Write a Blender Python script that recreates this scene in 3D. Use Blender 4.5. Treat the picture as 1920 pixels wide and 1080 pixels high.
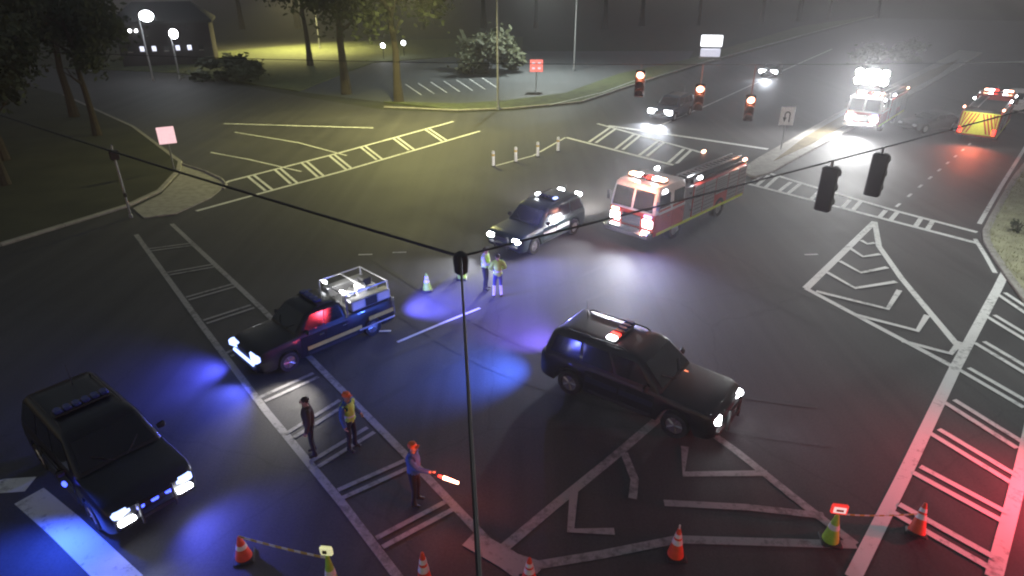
import bpy, bmesh, math, random
from mathutils import Vector, Matrix
R = math.radians
random.seed(7)
sc = bpy.context.scene
for o in list(bpy.data.objects):
    bpy.data.objects.remove(o)
COL = sc.collection

# ------------------------------------------------------------------ camera
FPX, PITCH, CAMH = 1200.0, R(26.2), 11.0
cd = bpy.data.cameras.new('camera'); cam = bpy.data.objects.new('camera', cd); COL.objects.link(cam)
cam.location = (0, 0, CAMH); cam.rotation_euler = (R(90) - PITCH, 0, 0)
cd.sensor_width = 36; cd.lens = FPX / 1920 * 36; cd.clip_end = 2000
sc.camera = cam
sc.render.resolution_x = 1024; sc.render.resolution_y = 576

# ------------------------------------------------------------------ night sky, exposure
w = bpy.data.worlds.new('World'); sc.world = w; w.use_nodes = True
wn = w.node_tree.nodes; wl = w.node_tree.links
sky = wn.new('ShaderNodeTexSky'); sky.sky_type = 'NISHITA'; sky.sun_disc = False
sky.sun_elevation = R(-1); sky.sun_rotation = R(200)
bg = wn['Background']; bg.inputs['Strength'].default_value = 0.15
wl.new(sky.outputs[0], bg.inputs[0])
sc.view_settings.view_transform = 'Standard'; sc.view_settings.look = 'None'
sc.view_settings.gamma = 1; sc.view_settings.exposure = 2.0
sc.view_settings.use_curve_mapping = False
sc.cycles.use_denoising = True; sc.cycles.filter_width = 2.1
sc.cycles.max_bounces = 3; sc.cycles.volume_bounces = 0; sc.cycles.transmission_bounces = 1; sc.cycles.glossy_bounces = 2; sc.cycles.diffuse_bounces = 2
sc.cycles.sample_clamp_indirect = 4


def G(x, y, z=0.0):
    """photo pixel -> point on the horizontal plane at height z"""
    u = (x - 960) / FPX; v = (y - 540) / FPX
    d = (u, math.cos(PITCH) - v * math.sin(PITCH), -math.sin(PITCH) - v * math.cos(PITCH))
    t = (z - CAMH) / d[2]
    return Vector((d[0] * t, d[1] * t, z))


# ------------------------------------------------------------------ materials
MATS = {}
def mat(name, col, rough=0.6, metal=0.0, emit=None, es=0.0, noise=None, coat=0.0, bump=0.0, alpha=1.0, spec=0.5, trans=0.0):
    if name in MATS: return MATS[name]
    m = bpy.data.materials.new(name); m.use_nodes = True
    nt = m.node_tree; b = nt.nodes['Principled BSDF']
    b.inputs['Roughness'].default_value = rough; b.inputs['Metallic'].default_value = metal
    b.inputs['Specular IOR Level'].default_value = spec
    b.inputs['Coat Weight'].default_value = coat
    b.inputs['Transmission Weight'].default_value = trans
    b.inputs['Alpha'].default_value = alpha
    c = tuple(col) + (1,)
    # every surface gets a little procedural grain so nothing is one flat tone
    sc_, amt, d2 = noise if noise else (9.0, 0.22, None)
    tc = nt.nodes.new('ShaderNodeTexCoord'); n = nt.nodes.new('ShaderNodeTexNoise')
    n.inputs['Scale'].default_value = sc_; n.inputs['Detail'].default_value = 5
    nt.links.new(tc.outputs['Object'], n.inputs['Vector'])
    cr = nt.nodes.new('ShaderNodeValToRGB')
    cr.color_ramp.elements[0].position = 0.3; cr.color_ramp.elements[1].position = 0.72
    dk = d2 if d2 else tuple(x * (1 - amt) for x in col)
    cr.color_ramp.elements[0].color = tuple(dk) + (1,); cr.color_ramp.elements[1].color = c
    nt.links.new(n.outputs['Fac'], cr.inputs['Fac']); nt.links.new(cr.outputs['Color'], b.inputs['Base Color'])
    if bump:
        bp = nt.nodes.new('ShaderNodeBump'); bp.inputs['Strength'].default_value = bump; bp.inputs['Distance'].default_value = 0.02
        n2 = nt.nodes.new('ShaderNodeTexNoise'); n2.inputs['Scale'].default_value = sc_ * 6; n2.inputs['Detail'].default_value = 6
        nt.links.new(tc.outputs['Object'], n2.inputs['Vector'])
        nt.links.new(n2.outputs['Fac'], bp.inputs['Height']); nt.links.new(bp.outputs['Normal'], b.inputs['Normal'])
    if emit:
        b.inputs['Emission Color'].default_value = tuple(emit) + (1,); b.inputs['Emission Strength'].default_value = es * .5
    MATS[name] = m
    return m


def asphalt_mat(name, base, dark, scale):
    m = bpy.data.materials.new(name); m.use_nodes = True; nt = m.node_tree; b = nt.nodes['Principled BSDF']
    N = nt.nodes.new; L = nt.links.new
    tc = N('ShaderNodeTexCoord')
    n1 = N('ShaderNodeTexNoise'); n1.inputs['Scale'].default_value = 0.16; n1.inputs['Detail'].default_value = 6; n1.inputs['Roughness'].default_value = .62
    n2 = N('ShaderNodeTexNoise'); n2.inputs['Scale'].default_value = 18 * scale; n2.inputs['Detail'].default_value = 4
    mp = N('ShaderNodeMapping'); mp.inputs['Rotation'].default_value = (0, 0, R(41)); mp.inputs['Scale'].default_value = (1.6, .05, 1)
    n3 = N('ShaderNodeTexNoise'); n3.inputs['Scale'].default_value = 0.8; n3.inputs['Detail'].default_value = 4
    vo = N('ShaderNodeTexVoronoi'); vo.feature = 'DISTANCE_TO_EDGE'; vo.inputs['Scale'].default_value = 0.19
    nd = N('ShaderNodeTexNoise'); nd.inputs['Scale'].default_value = 0.9; nd.inputs['Detail'].default_value = 5
    mixv = N('ShaderNodeMix'); mixv.data_type = 'VECTOR'; mixv.inputs['Factor'].default_value = 0.35
    for t in (n1, n2, nd): L(tc.outputs['Object'], t.inputs['Vector'])
    L(tc.outputs['Object'], mp.inputs['Vector']); L(mp.outputs['Vector'], n3.inputs['Vector'])
    L(tc.outputs['Object'], mixv.inputs[4]); L(nd.outputs['Color'], mixv.inputs[5])
    L(mixv.outputs[1], vo.inputs['Vector'])
    ck = N('ShaderNodeMapRange'); ck.inputs[1].default_value = 0.0; ck.inputs[2].default_value = 0.006; ck.inputs[3].default_value = .82; ck.inputs[4].default_value = 1
    L(vo.outputs['Distance'], ck.inputs[0])
    a1 = N('ShaderNodeMath'); a1.operation = 'MULTIPLY_ADD'; a1.inputs[1].default_value = .5; L(n1.outputs['Fac'], a1.inputs[0])
    a2 = N('ShaderNodeMath'); a2.operation = 'MULTIPLY'; a2.inputs[1].default_value = .42; L(n3.outputs['Fac'], a2.inputs[0]); L(a2.outputs[0], a1.inputs[2])
    a3 = N('ShaderNodeMath'); a3.operation = 'MULTIPLY_ADD'; a3.inputs[1].default_value = .38; L(n2.outputs['Fac'], a3.inputs[0]); L(a1.outputs[0], a3.inputs[2])
    cr = N('ShaderNodeValToRGB'); cr.color_ramp.elements[0].position = .44; cr.color_ramp.elements[1].position = .86
    cr.color_ramp.elements[0].color = dark + (1,); cr.color_ramp.elements[1].color = base + (1,)
    L(a3.outputs[0], cr.inputs['Fac'])
    mx = N('ShaderNodeMix'); mx.data_type = 'RGBA'; mx.blend_type = 'MULTIPLY'; mx.inputs['Factor'].default_value = 1
    L(cr.outputs['Color'], mx.inputs[6]); L(ck.outputs[0], mx.inputs[7]); L(mx.outputs[2], b.inputs['Base Color'])
    rr = N('ShaderNodeMapRange'); rr.inputs[3].default_value = .55; rr.inputs[4].default_value = .85; L(n1.outputs['Fac'], rr.inputs[0]); L(rr.outputs[0], b.inputs['Roughness'])
    b.inputs['Specular IOR Level'].default_value = .35
    bp = N('ShaderNodeBump'); bp.inputs['Strength'].default_value = .35; bp.inputs['Distance'].default_value = .01
    L(n2.outputs['Fac'], bp.inputs['Height']); L(bp.outputs['Normal'], b.inputs['Normal'])
    return m

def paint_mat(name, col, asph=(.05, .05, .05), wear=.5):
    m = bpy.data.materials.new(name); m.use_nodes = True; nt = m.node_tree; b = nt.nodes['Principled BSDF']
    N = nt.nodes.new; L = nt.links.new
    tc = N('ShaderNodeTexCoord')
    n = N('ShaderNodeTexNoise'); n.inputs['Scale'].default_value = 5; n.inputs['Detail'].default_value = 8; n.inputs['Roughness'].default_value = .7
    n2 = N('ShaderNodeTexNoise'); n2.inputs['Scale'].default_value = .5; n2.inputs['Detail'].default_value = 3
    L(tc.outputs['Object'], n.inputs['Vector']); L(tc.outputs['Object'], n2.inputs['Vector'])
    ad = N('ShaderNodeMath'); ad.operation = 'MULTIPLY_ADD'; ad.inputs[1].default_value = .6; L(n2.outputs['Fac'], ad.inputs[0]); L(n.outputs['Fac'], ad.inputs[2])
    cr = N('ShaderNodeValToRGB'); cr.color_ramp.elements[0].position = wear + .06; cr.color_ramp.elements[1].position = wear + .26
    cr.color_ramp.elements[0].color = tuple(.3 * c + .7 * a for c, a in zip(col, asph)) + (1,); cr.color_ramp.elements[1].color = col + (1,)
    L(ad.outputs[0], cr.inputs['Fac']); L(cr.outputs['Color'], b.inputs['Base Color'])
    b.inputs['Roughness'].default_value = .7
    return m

M = dict(
    asphalt=asphalt_mat('asphalt', (.086, .082, .083), (.032, .031, .033), 1),
    lot=asphalt_mat('lot_asphalt', (.1, .105, .11), (.06, .062, .066), 1),
    paint=paint_mat('white_road_paint', (.70, .70, .68)),
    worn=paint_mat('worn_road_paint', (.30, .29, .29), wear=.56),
    ypaint=paint_mat('yellow_road_paint', (.62, .42, .06)),
    concrete=mat('concrete', (.36, .34, .31), .85, noise=(3, .35, None), bump=.3),
    grass=mat('turf', (.11, .13, .05), .95, noise=(1.2, .5, (.055, .06, .025)), bump=.6),
    earth=mat('dark_ground', (.05, .05, .03), .95, noise=(.4, .5, (.025, .027, .016)), bump=.5),
    blade=mat('grass_blades', (.42, .42, .24), .8, noise=(.7, .4, None)),
    bark=mat('bark', (.07, .055, .04), .95, noise=(14, .5, None), bump=.8),
    leaf=mat('leaves', (.05, .065, .025), .75, noise=(1.5, .5, None)),
    leaf2=mat('olive_leaves', (.045, .05, .018), .75, noise=(1.5, .5, None)),
    black=mat('black_paint', (.008, .008, .010), .42, coat=.25, spec=.35, noise=(5, .2, None)),
    navy=mat('navy_paint', (.016, .022, .045), .3, coat=.5, noise=(5, .2, None)),
    dgreen=mat('dark_teal_paint', (.012, .03, .032), .3, coat=.5, noise=(5, .2, None)),
    white=mat('white_body_paint', (.7, .7, .7), .35, coat=.4, noise=(4, .12, None)),
    red=mat('red_body_paint', (.42, .03, .02), .35, coat=.5, noise=(4, .2, None)),
    trim=mat('black_plastic', (.02, .02, .02), .6),
    rubber=mat('tyre_rubber', (.018, .018, .018), .85),
    rim=mat('steel_rim', (.45, .45, .46), .35, .9),
    chrome=mat('chrome', (.75, .75, .76), .18, 1.0),
    alu=mat('brushed_aluminium', (.55, .55, .56), .4, .9, noise=(20, .25, None)),
    glass=mat('dark_window_glass', (.012, .014, .016), .09, spec=.5),
    wire=mat('black_cable', (.01, .01, .01), .6),
    galv=mat('galvanised_steel', (.33, .34, .35), .5, .6, noise=(12, .3, None)),
    wood=mat('pole_timber', (.13, .09, .06), .9, noise=(8, .5, None), bump=.6),
    housing=mat('signal_housing', (.025, .022, .02), .55),
    lensoff=mat('unlit_lens', (.05, .035, .02), .3),
    cone=mat('orange_cone', (.75, .09, .03), .55),
    lime=mat('lime_cone', (.35, .62, .06), .55),
    coll=mat('reflective_collar', (.8, .8, .78), .35),
    skin=mat('skin', (.42, .25, .18), .55),
    hair=mat('dark_hair', (.03, .02, .015), .7),
    hivis=mat('lime_hivis_fabric', (.52, .78, .14), .75),
    reflect=mat('silver_reflective_tape', (.8, .8, .8), .35),
    jeans=mat('blue_trousers', (.05, .06, .16), .85),
    dark_cloth=mat('dark_trousers', (.018, .02, .026), .9),
    pale_cloth=mat('pale_cloth', (.62, .62, .60), .85),
    blue_cloth=mat('blue_jacket', (.05, .12, .35), .8),
    brown_cloth=mat('brown_jacket', (.05, .035, .03), .85),
    orange_cloth=mat('orange_cap_cloth', (.7, .14, .04), .8),
    boot=mat('boot_leather', (.015, .013, .012), .5),
    gold=mat('gold_decal', (.6, .42, .08), .45),
    decal=mat('white_decal', (.7, .7, .72), .45),
    lime_stripe=mat('lime_reflective_stripe', (.62, .7, .08), .45),
    brick=mat('brick_wall', (.03, .024, .022), .9, noise=(3, .3, None)),
    roofm=mat('roof_shingle', (.05, .05, .05), .9),
    e_white=mat('lamp_white', (.9, .9, .9), .3, emit=(.92, .95, 1), es=18),
    e_warm=mat('lamp_warm', (.9, .9, .8), .3, emit=(1, .86, .55), es=10),
    e_blue=mat('strobe_blue', (.1, .1, .8), .3, emit=(.05, .08, 1), es=2.4),
    e_bluewhite=mat('strobe_blue_white', (.5, .5, .9), .3, emit=(.3, .42, 1), es=1.8),
    e_red=mat('signal_red', (.8, .05, .03), .3, emit=(1, .03, .02), es=3),
    e_redhot=mat('signal_red_core', (.9, .3, .2), .3, emit=(1, .42, .25), es=8),
    blue_off=mat('strobe_blue_unlit', (.03, .04, .2), .25),
    red_off=mat('red_lens_unlit', (.25, .02, .02), .25),
    e_pink=mat('pink_face_glow', (.8, .6, .6), .4, emit=(1, .62, .66), es=.5),  # emission stands in for light reflected by the sign
    e_sign=mat('lit_white_face', (.8, .8, .8), .4, emit=(.9, .93, 1), es=1.4),
    e_sign2=mat('lit_lower_face', (.6, .6, .65), .4, emit=(.7, .7, .85), es=.45),
    e_redsign=mat('lit_red_face', (.7, .2, .2), .4, emit=(1, .2, .16), es=.55),
    e_win=mat('lit_window', (.6, .6, .6), .4, emit=(.75, .78, 1), es=.8),
    moss=mat('plain_render_wall', (.2, .2, .19), .9),
)

# ------------------------------------------------------------------ mesh helpers
class MB:
    def __init__(s): s.v = []; s.f = []
    def add(s, vs, fs):
        n = len(s.v); s.v += [tuple(p) for p in vs]; s.f += [tuple(i + n for i in f) for f in fs]; return s
    def box(s, c, d, rz=0.0, bev=0.0, taper=1.0, ry=0.0):
        x, y, z = (k / 2 for k in d); b = min(bev, x * .9, y * .9, z * .9)
        if b <= 0:
            vs = [(sx * x * (taper if sz > 0 else 1), sy * y * (taper if sz > 0 else 1), sz * z) for sz in (-1, 1) for sx, sy in ((-1, -1), (1, -1), (1, 1), (-1, 1))]
            fs = [(3, 2, 1, 0), (4, 5, 6, 7), (0, 1, 5, 4), (1, 2, 6, 5), (2, 3, 7, 6), (3, 0, 4, 7)]
        else:
            vs = []; fs = []
            for zz, k in ((-z, b), (-z + b, 0), (z - b, 0), (z, b)):
                xx, yy = (x, y) if k == 0 else (x - b, y - b)
                t = taper if zz > 0 else 1
                for sx, sy in ((-1, -1), (1, -1), (1, 1), (-1, 1)):
                    if sx * sy > 0: q = [(sx * xx, sy * (yy - b)), (sx * (xx - b), sy * yy)]
                    else: q = [(sx * (xx - b), sy * yy), (sx * xx, sy * (yy - b))]
                    if (sx, sy) == (-1, -1): q = [(-xx, -(yy - b)), (-(xx - b), -yy)]
                    elif (sx, sy) == (1, -1): q = [(xx - b, -yy), (xx, -(yy - b))]
                    elif (sx, sy) == (1, 1): q = [(xx, yy - b), (xx - b, yy)]
                    else: q = [(-(xx - b), yy), (-xx, yy - b)]
                    vs += [(a * t, e * t, zz) for a, e in q]
            for r in range(3):
                for i in range(8): fs.append((r * 8 + i, r * 8 + (i + 1) % 8, r * 8 + 8 + (i + 1) % 8, r * 8 + 8 + i))
            fs.append(tuple(range(7, -1, -1))); fs.append(tuple(range(24, 32)))
        mt = Matrix.Translation(c) @ Matrix.Rotation(rz, 4, 'Z') @ Matrix.Rotation(ry, 4, 'Y')
        return s.add([mt @ Vector(p) for p in vs], fs)
    def cyl(s, p0, p1, r0, r1=None, n=12, cap=True):
        r1 = r0 if r1 is None else r1
        p0 = Vector(p0); p1 = Vector(p1); d = (p1 - p0).normalized()
        a = d.orthogonal().normalized(); b = d.cross(a)
        vs = []
        for p, r in ((p0, r0), (p1, r1)):
            for i in range(n):
                t = 2 * math.pi * i / n; vs.append(p + a * (r * math.cos(t)) + b * (r * math.sin(t)))
        fs = [(i, (i + 1) % n, n + (i + 1) % n, n + i) for i in range(n)]
        if cap: fs += [tuple(range(n - 1, -1, -1)), tuple(range(n, 2 * n))]
        return s.add(vs, fs)
    def tube(s, pts, r, n=8):
        pts = [Vector(p) for p in pts]; rs = r if isinstance(r, (list, tuple)) else [r] * len(pts)
        vs = []; up = None
        for i, p in enumerate(pts):
            d = (pts[min(i + 1, len(pts) - 1)] - pts[max(i - 1, 0)]).normalized()
            if up is None: up = d.orthogonal().normalized()
            a = (up - d * up.dot(d)).normalized(); up = a; b = d.cross(a)
            for k in range(n):
                t = 2 * math.pi * k / n; vs.append(p + a * (rs[i] * math.cos(t)) + b * (rs[i] * math.sin(t)))
        fs = []
        for i in range(len(pts) - 1):
            for k in range(n): fs.append((i * n + k, i * n + (k + 1) % n, (i + 1) * n + (k + 1) % n, (i + 1) * n + k))
        m = len(pts) - 1
        fs += [tuple(range(n - 1, -1, -1)), tuple(range(m * n, m * n + n))]
        return s.add(vs, fs)
    def lathe(s, prof, n=16, c=(0, 0, 0)):
        vs = [(c[0] + r * math.cos(2 * math.pi * i / n), c[1] + r * math.sin(2 * math.pi * i / n), c[2] + z) for r, z in prof for i in range(n)]
        fs = [(k * n + i, k * n + (i + 1) % n, (k + 1) * n + (i + 1) % n, (k + 1) * n + i) for k in range(len(prof) - 1) for i in range(n)]
        fs += [tuple(range(n - 1, -1, -1)), tuple(range((len(prof) - 1) * n, len(prof) * n))]
        return s.add(vs, fs)
    def ball(s, c, r, n=10, m=6):
        rx, ry, rz = r if isinstance(r, (tuple, list)) else (r, r, r)
        vs = []
        for k in range(1, m):
            t = math.pi * k / m
            for i in range(n):
                p = 2 * math.pi * i / n; vs.append((c[0] + rx * math.sin(t) * math.cos(p), c[1] + ry * math.sin(t) * math.sin(p), c[2] + rz * math.cos(t)))
        vs += [(c[0], c[1], c[2] + rz), (c[0], c[1], c[2] - rz)]
        fs = [(k * n + i, (k + 1) * n + i, (k + 1) * n + (i + 1) % n, k * n + (i + 1) % n) for k in range(m - 2) for i in range(n)]
        T = len(vs) - 2
        fs += [(T, i, (i + 1) % n) for i in range(n)] + [(T + 1, (m - 2) * n + (i + 1) % n, (m - 2) * n + i) for i in range(n)]
        return s.add(vs, fs)
    def prism(s, poly, z0, z1):
        n = len(poly); a = sum(poly[i][0] * poly[(i + 1) % n][1] - poly[(i + 1) % n][0] * poly[i][1] for i in range(n))
        if a < 0: poly = poly[::-1]
        vs = [(p[0], p[1], z0) for p in poly] + [(p[0], p[1], z1) for p in poly]
        fs = [(i, (i + 1) % n, n + (i + 1) % n, n + i) for i in range(n)] + [tuple(range(n - 1, -1, -1)), tuple(range(n, 2 * n))]
        return s.add(vs, fs)
    def sheet(s, poly, z):
        n = len(poly); a = sum(poly[i][0] * poly[(i + 1) % n][1] - poly[(i + 1) % n][0] * poly[i][1] for i in range(n))
        if a < 0: poly = poly[::-1]
        return s.add([(p[0], p[1], z) for p in poly], [tuple(range(n))])
    cnt = 0
    def ribbon(s, pts, wd, z=.008):
        MB.cnt += 1; z += .0006 * (MB.cnt % 14)
        pts = [Vector((p[0], p[1], 0)) for p in pts]; vs = []
        for i, p in enumerate(pts):
            d = (pts[min(i + 1, len(pts) - 1)] - pts[max(i - 1, 0)]).normalized(); nn = Vector((-d.y, d.x, 0)) * wd / 2
            vs += [(p.x + nn.x, p.y + nn.y, z), (p.x - nn.x, p.y - nn.y, z)]
        return s.add(vs, [(2 * i + 1, 2 * i + 3, 2 * i + 2, 2 * i) for i in range(len(pts) - 1)])
    def loft(s, rings, cap=True):
        n = len(rings[0]); vs = [p for r in rings for p in r]
        fs = [(k * n + i, k * n + (i + 1) % n, (k + 1) * n + (i + 1) % n, (k + 1) * n + i) for k in range(len(rings) - 1) for i in range(n)]
        if cap: fs += [tuple(range(n - 1, -1, -1)), tuple(range((len(rings) - 1) * n, len(rings) * n))]
        return s.add(vs, fs)
    def mesh(s, name, smooth=35):
        me = bpy.data.meshes.new(name); me.from_pydata(s.v, [], s.f)
        bm = bmesh.new(); bm.from_mesh(me); bmesh.ops.recalc_face_normals(bm, faces=bm.faces); bm.to_mesh(me); bm.free()
        if smooth:
            me.polygons.foreach_set('use_smooth', [True] * len(me.polygons)); me.set_sharp_from_angle(angle=R(smooth))
        return me
    def build(s, name, m, parent=None, loc=None, rz=0, smooth=35):
        me = s.mesh(name, smooth); me.materials.append(M[m] if isinstance(m, str) else m)
        o = bpy.data.objects.new(name, me); COL.objects.link(o)
        if parent: o.parent = parent
        if loc is not None: o.location = loc
        if rz: o.rotation_euler = (0, 0, rz)
        return o

def flatten_up(o):
    me = o.data
    bm = bmesh.new(); bm.from_mesh(me)
    for f in bm.faces:
        if f.normal.z < 0: f.normal_flip()
    bm.to_mesh(me); bm.free(); return o

def tag(o, label, cat, group=None):
    o['label'] = label; o['category'] = cat
    if group: o['group'] = group
    return o
def struct(o, label=None):
    o['kind'] = 'structure'
    if label: o['label'] = label
    return o
def empty(name, loc, rz=0, label=None, cat=None, group=None):
    o = bpy.data.objects.new(name, None); COL.objects.link(o); o.location = loc; o.rotation_euler = (0, 0, rz); o.empty_display_size = .2
    if label: tag(o, label, cat, group)
    return o
def copy_tree(o, parent=None):
    c = o.copy(); COL.objects.link(c); c.parent = parent
    for ch in list(o.children): copy_tree(ch, c)
    return c
def lamp(name, kind, loc, energy, col, parent=None, aim=None, size=.1, spot=60, blend=.6):
    ld = bpy.data.lights.new(name, kind); ld.energy = energy * .5; ld.color = col
    ld.shadow_soft_size = size
    if kind == 'SPOT': ld.spot_size = R(spot); ld.spot_blend = blend
    o = bpy.data.objects.new(name, ld); COL.objects.link(o); o.location = loc
    if parent: o.parent = parent
    if aim is not None: o.rotation_euler = (Vector(aim) - Vector(loc)).to_track_quat('-Z', 'Y').to_euler()
    return o

# ================================================================== SETTING
def px(*pts): return [G(x, y) for x, y in pts]
grd = MB(); grd.sheet([(-260, -50), (260, -50), (260, 330), (-260, 330)], -.03)
struct(grd.build('ground', 'earth', smooth=0))

D1 = Vector((.662, .749, 0)).normalized()        # direction of the highway (towards upper right)
N1 = Vector((-D1.y, D1.x, 0))                    # to its left
# asphalt: highway strip, crossing road, junction area
rd = MB()
W_C = G(330, 335); kl = [G(-300, 545), G(0, 462), G(120, 425), G(240, 388), G(300, 360), G(335, 322), G(338, 306)]
NWl = [G(338, 306), G(250, 240), G(120, 180), G(-150, 110)]
farN = [G(330, 138), G(560, 180), G(720, 206), G(860, 212), G(960, 208), G(1090, 196), G(1180, 166), G(1300, 128), G(1500, 72), G(1640, 34)]
right = [G(1980, 34) , G(2300, 120), G(2300, 300)]
poly = kl + NWl[1:] + farN + [Vector((150, 170, 0)), Vector((150, 40, 0)), Vector((60, -20, 0)), Vector((-60, -20, 0))]
def clean(p): return [(a.x, a.y) for a in p]
rd.sheet(clean(poly), 0)
road = rd.build('road', 'asphalt', smooth=0); struct(road)

def kerbed(name, pts, h, matn, kerb_w=.28, closed=True, lab=None, kerb_pts=None):
    """a raised bed with a concrete kerb along its edge"""
    p = [Vector((a.x, a.y, 0)) for a in pts]
    m = MB(); m.prism(clean(p), -.02, h - .02)
    o = m.build(name, matn, smooth=0); struct(o, lab)
    k = MB(); kp = kerb_pts or (p + [p[0]] if closed else p)
    for i in range(len(kp) - 1):
        a, b = Vector((kp[i].x, kp[i].y, 0)), Vector((kp[i + 1].x, kp[i + 1].y, 0)); L = (b - a).length
        n = max(1, int(L / 2.4)); d = (b - a) / n; ang = math.atan2(d.y, d.x)
        for j in range(n):
            c = a + d * (j + .5); k.box((c.x, c.y, h / 2), (d.length - .012, kerb_w, h), ang, .03)
    ko = k.build('kerb', 'concrete', o, smooth=0)
    return o

# west corner verge (dark) behind the left kerb
kerbed('verge', [G(-300, 545), G(0, 462), G(120, 425), G(240, 388), G(300, 360), G(335, 322), G(338, 306), G(250, 240), G(120, 180), G(-150, 110), Vector((-160, 100, 0)), Vector((-160, 20, 0))], .14, 'earth',
       kerb_pts=[G(-300, 545), G(0, 462), G(120, 425), G(240, 388), G(300, 360), G(335, 322), G(338, 306), G(250, 240), G(120, 180)])
# pale concrete ramp at that corner
rp = MB(); rp.prism(clean([G(250, 392), G(302, 366), G(338, 328), G(342, 308), G(385, 325), G(418, 342), G(420, 352), G(395, 372), G(330, 402), G(270, 410)]), -.01, .05)
struct(rp.build('pavement', 'concrete', smooth=0))
rk = MB(); rk.tube([G(342, 308, .06), G(385, 322, .07), G(415, 336, .07), G(424, 346, .06), G(418, 354, .05)], .09, 6)
struct(rk.build('kerb', 'concrete'))
# far side: parking lot and lawn beyond the highway verge
vp = [G(860, 208), G(960, 204), G(1090, 192), G(1180, 162), G(1300, 124), G(1500, 68), G(1640, 30)]
kerbed('verge', vp + [G(1500, 50), G(1290, 112), G(1160, 140), G(1060, 176), G(950, 190), G(860, 196), G(720, 192)], .13, 'grass', kerb_pts=[G(720, 202)] + vp)
lot = MB(); lot.sheet(clean([G(560, 172), G(720, 192), G(860, 196), G(950, 190), G(1060, 176), G(1160, 140), G(1290, 112), G(1300, 96), G(980, 96), G(700, 118), G(640, 140)]), .006)
struct(lot.build('parking_lot', 'lot', smooth=0))
lw = MB(); lw.prism(clean([G(330, 136), G(560, 172), G(640, 140), G(700, 118), G(980, 96), G(980, 70), G(620, 80), G(380, 100), G(200, 118), G(100, 128)]), -.02, .1)
struct(lw.build('lawn', 'grass', smooth=0))
# right corner island
RI = [G(1848, 436), G(1862, 408), G(1900, 340), G(1960, 262), G(2080, 180), Vector((75, 60, 0)), Vector((75, 5, 0)), G(2150, 880), G(1990, 660), G(1930, 575), G(1890, 520), G(1862, 478), G(1850, 456)]
isl = kerbed('verge', RI, .14, mat('pale_turf', (.40, .39, .25), .95, noise=(1.6, .4, None), bump=.6), kerb_w=.3, kerb_pts=[G(2150, 880), G(1990, 660), G(1930, 575), G(1890, 520), G(1862, 478), G(1850, 456), G(1848, 436), G(1862, 408), G(1900, 340), G(1960, 262), G(2080, 180)])  # turf set paler than the other verges
# median on the highway leg
md = [G(1392, 322), G(1412, 334), G(1440, 326), G(1520, 283), G(1640, 216), G(1760, 148), G(1840, 100), G(1800, 96), G(1740, 128), G(1620, 188), G(1500, 256), G(1420, 302)]
kerbed('median', md, .16, 'concrete', kerb_w=.24)
mg = MB(); mg.prism(clean([G(1450, 306), G(1520, 274), G(1640, 208), G(1760, 142), G(1800, 112), G(1740, 136), G(1620, 196), G(1510, 260)]), .1, .18)
struct(mg.build('median_turf', mat('dry_turf', (.2, .16, .09), .95, noise=(2, .4, None), bump=.5), smooth=0))

# ------------------------------------------------------------------ painted markings
def marking(name, pts, wd, m='paint', lab=None, z=.008, parent=None):
    o = flatten_up(MB().ribbon(pts, wd, z).build(name, m, parent, smooth=0))
    if not parent: struct(o, lab)
    return o
def crosswalk(outer, inner, ts, wd=.24, bar=.17, gap=.2, lab=None, m='paint'):
    o = flatten_up(MB().ribbon(outer, wd).ribbon(inner, wd).build('crosswalk', m, smooth=0)); struct(o, lab)
    a0, a1 = outer[0], outer[-1]; b0, b1 = inner[0], inner[-1]
    for (ta, tb) in ts:
        for s_ in (-1, 1):
            pa = G(*ta); pb = G(*tb); d = (pb - pa).normalized(); nn = Vector((-d.y, d.x, 0)) * s_ * (gap + bar) / 2
            q = MB().ribbon([pa + nn + d * .08, pb + nn - d * .08], bar, .02)
            flatten_up(q.build('stripe', m, o, smooth=0))
    return o
xL = [(255, 440), (380, 612), (500, 772), (640, 942), (752, 1090)]
iL = [(322, 420), (490, 578), (600, 690), (760, 852), (940, 1042), (985, 1090)]
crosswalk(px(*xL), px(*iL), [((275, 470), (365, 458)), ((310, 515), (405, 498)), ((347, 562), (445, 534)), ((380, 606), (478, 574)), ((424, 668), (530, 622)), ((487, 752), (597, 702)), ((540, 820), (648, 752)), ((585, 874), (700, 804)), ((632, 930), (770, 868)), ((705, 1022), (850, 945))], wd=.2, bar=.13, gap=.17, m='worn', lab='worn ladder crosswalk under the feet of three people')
crosswalk(px((1905, 470), (1870, 542), (1790, 692), (1690, 902), (1598, 1085)), px((2010, 560), (1960, 680), (1915, 880), (1895, 960), (1862, 1085)),
          [((1872, 548), (1968, 612)), ((1852, 590), (1958, 654)), ((1832, 640), (1946, 708)), ((1803, 690), (1934, 766)), ((1775, 750), (1922, 842)), ((1746, 806), (1910, 905)), ((1712, 878), (1894, 976)), ((1672, 950), (1870, 1062))], wd=.3, lab='ladder crosswalk washed red beside the right verge')
crosswalk(px((1120, 232), (1300, 282), (1550, 358), (1680, 396), (1832, 436)), px((1062, 258), (1240, 304), (1400, 344), (1640, 406), (1832, 456)),
          [((1150, 240), (1110, 268)), ((1195, 253), (1160, 281)), ((1240, 266), (1205, 293)), ((1290, 280), (1260, 307)), ((1340, 296), (1315, 322)), ((1450, 330), (1425, 352)), ((1492, 343), (1468, 362)), ((1546, 360), (1528, 378)), ((1604, 376), (1588, 394)), ((1672, 396), (1658, 412)), ((1738, 412), (1726, 430))], wd=.3, bar=.22, gap=.3, lab='ladder crosswalk across the leg with the median')
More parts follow.
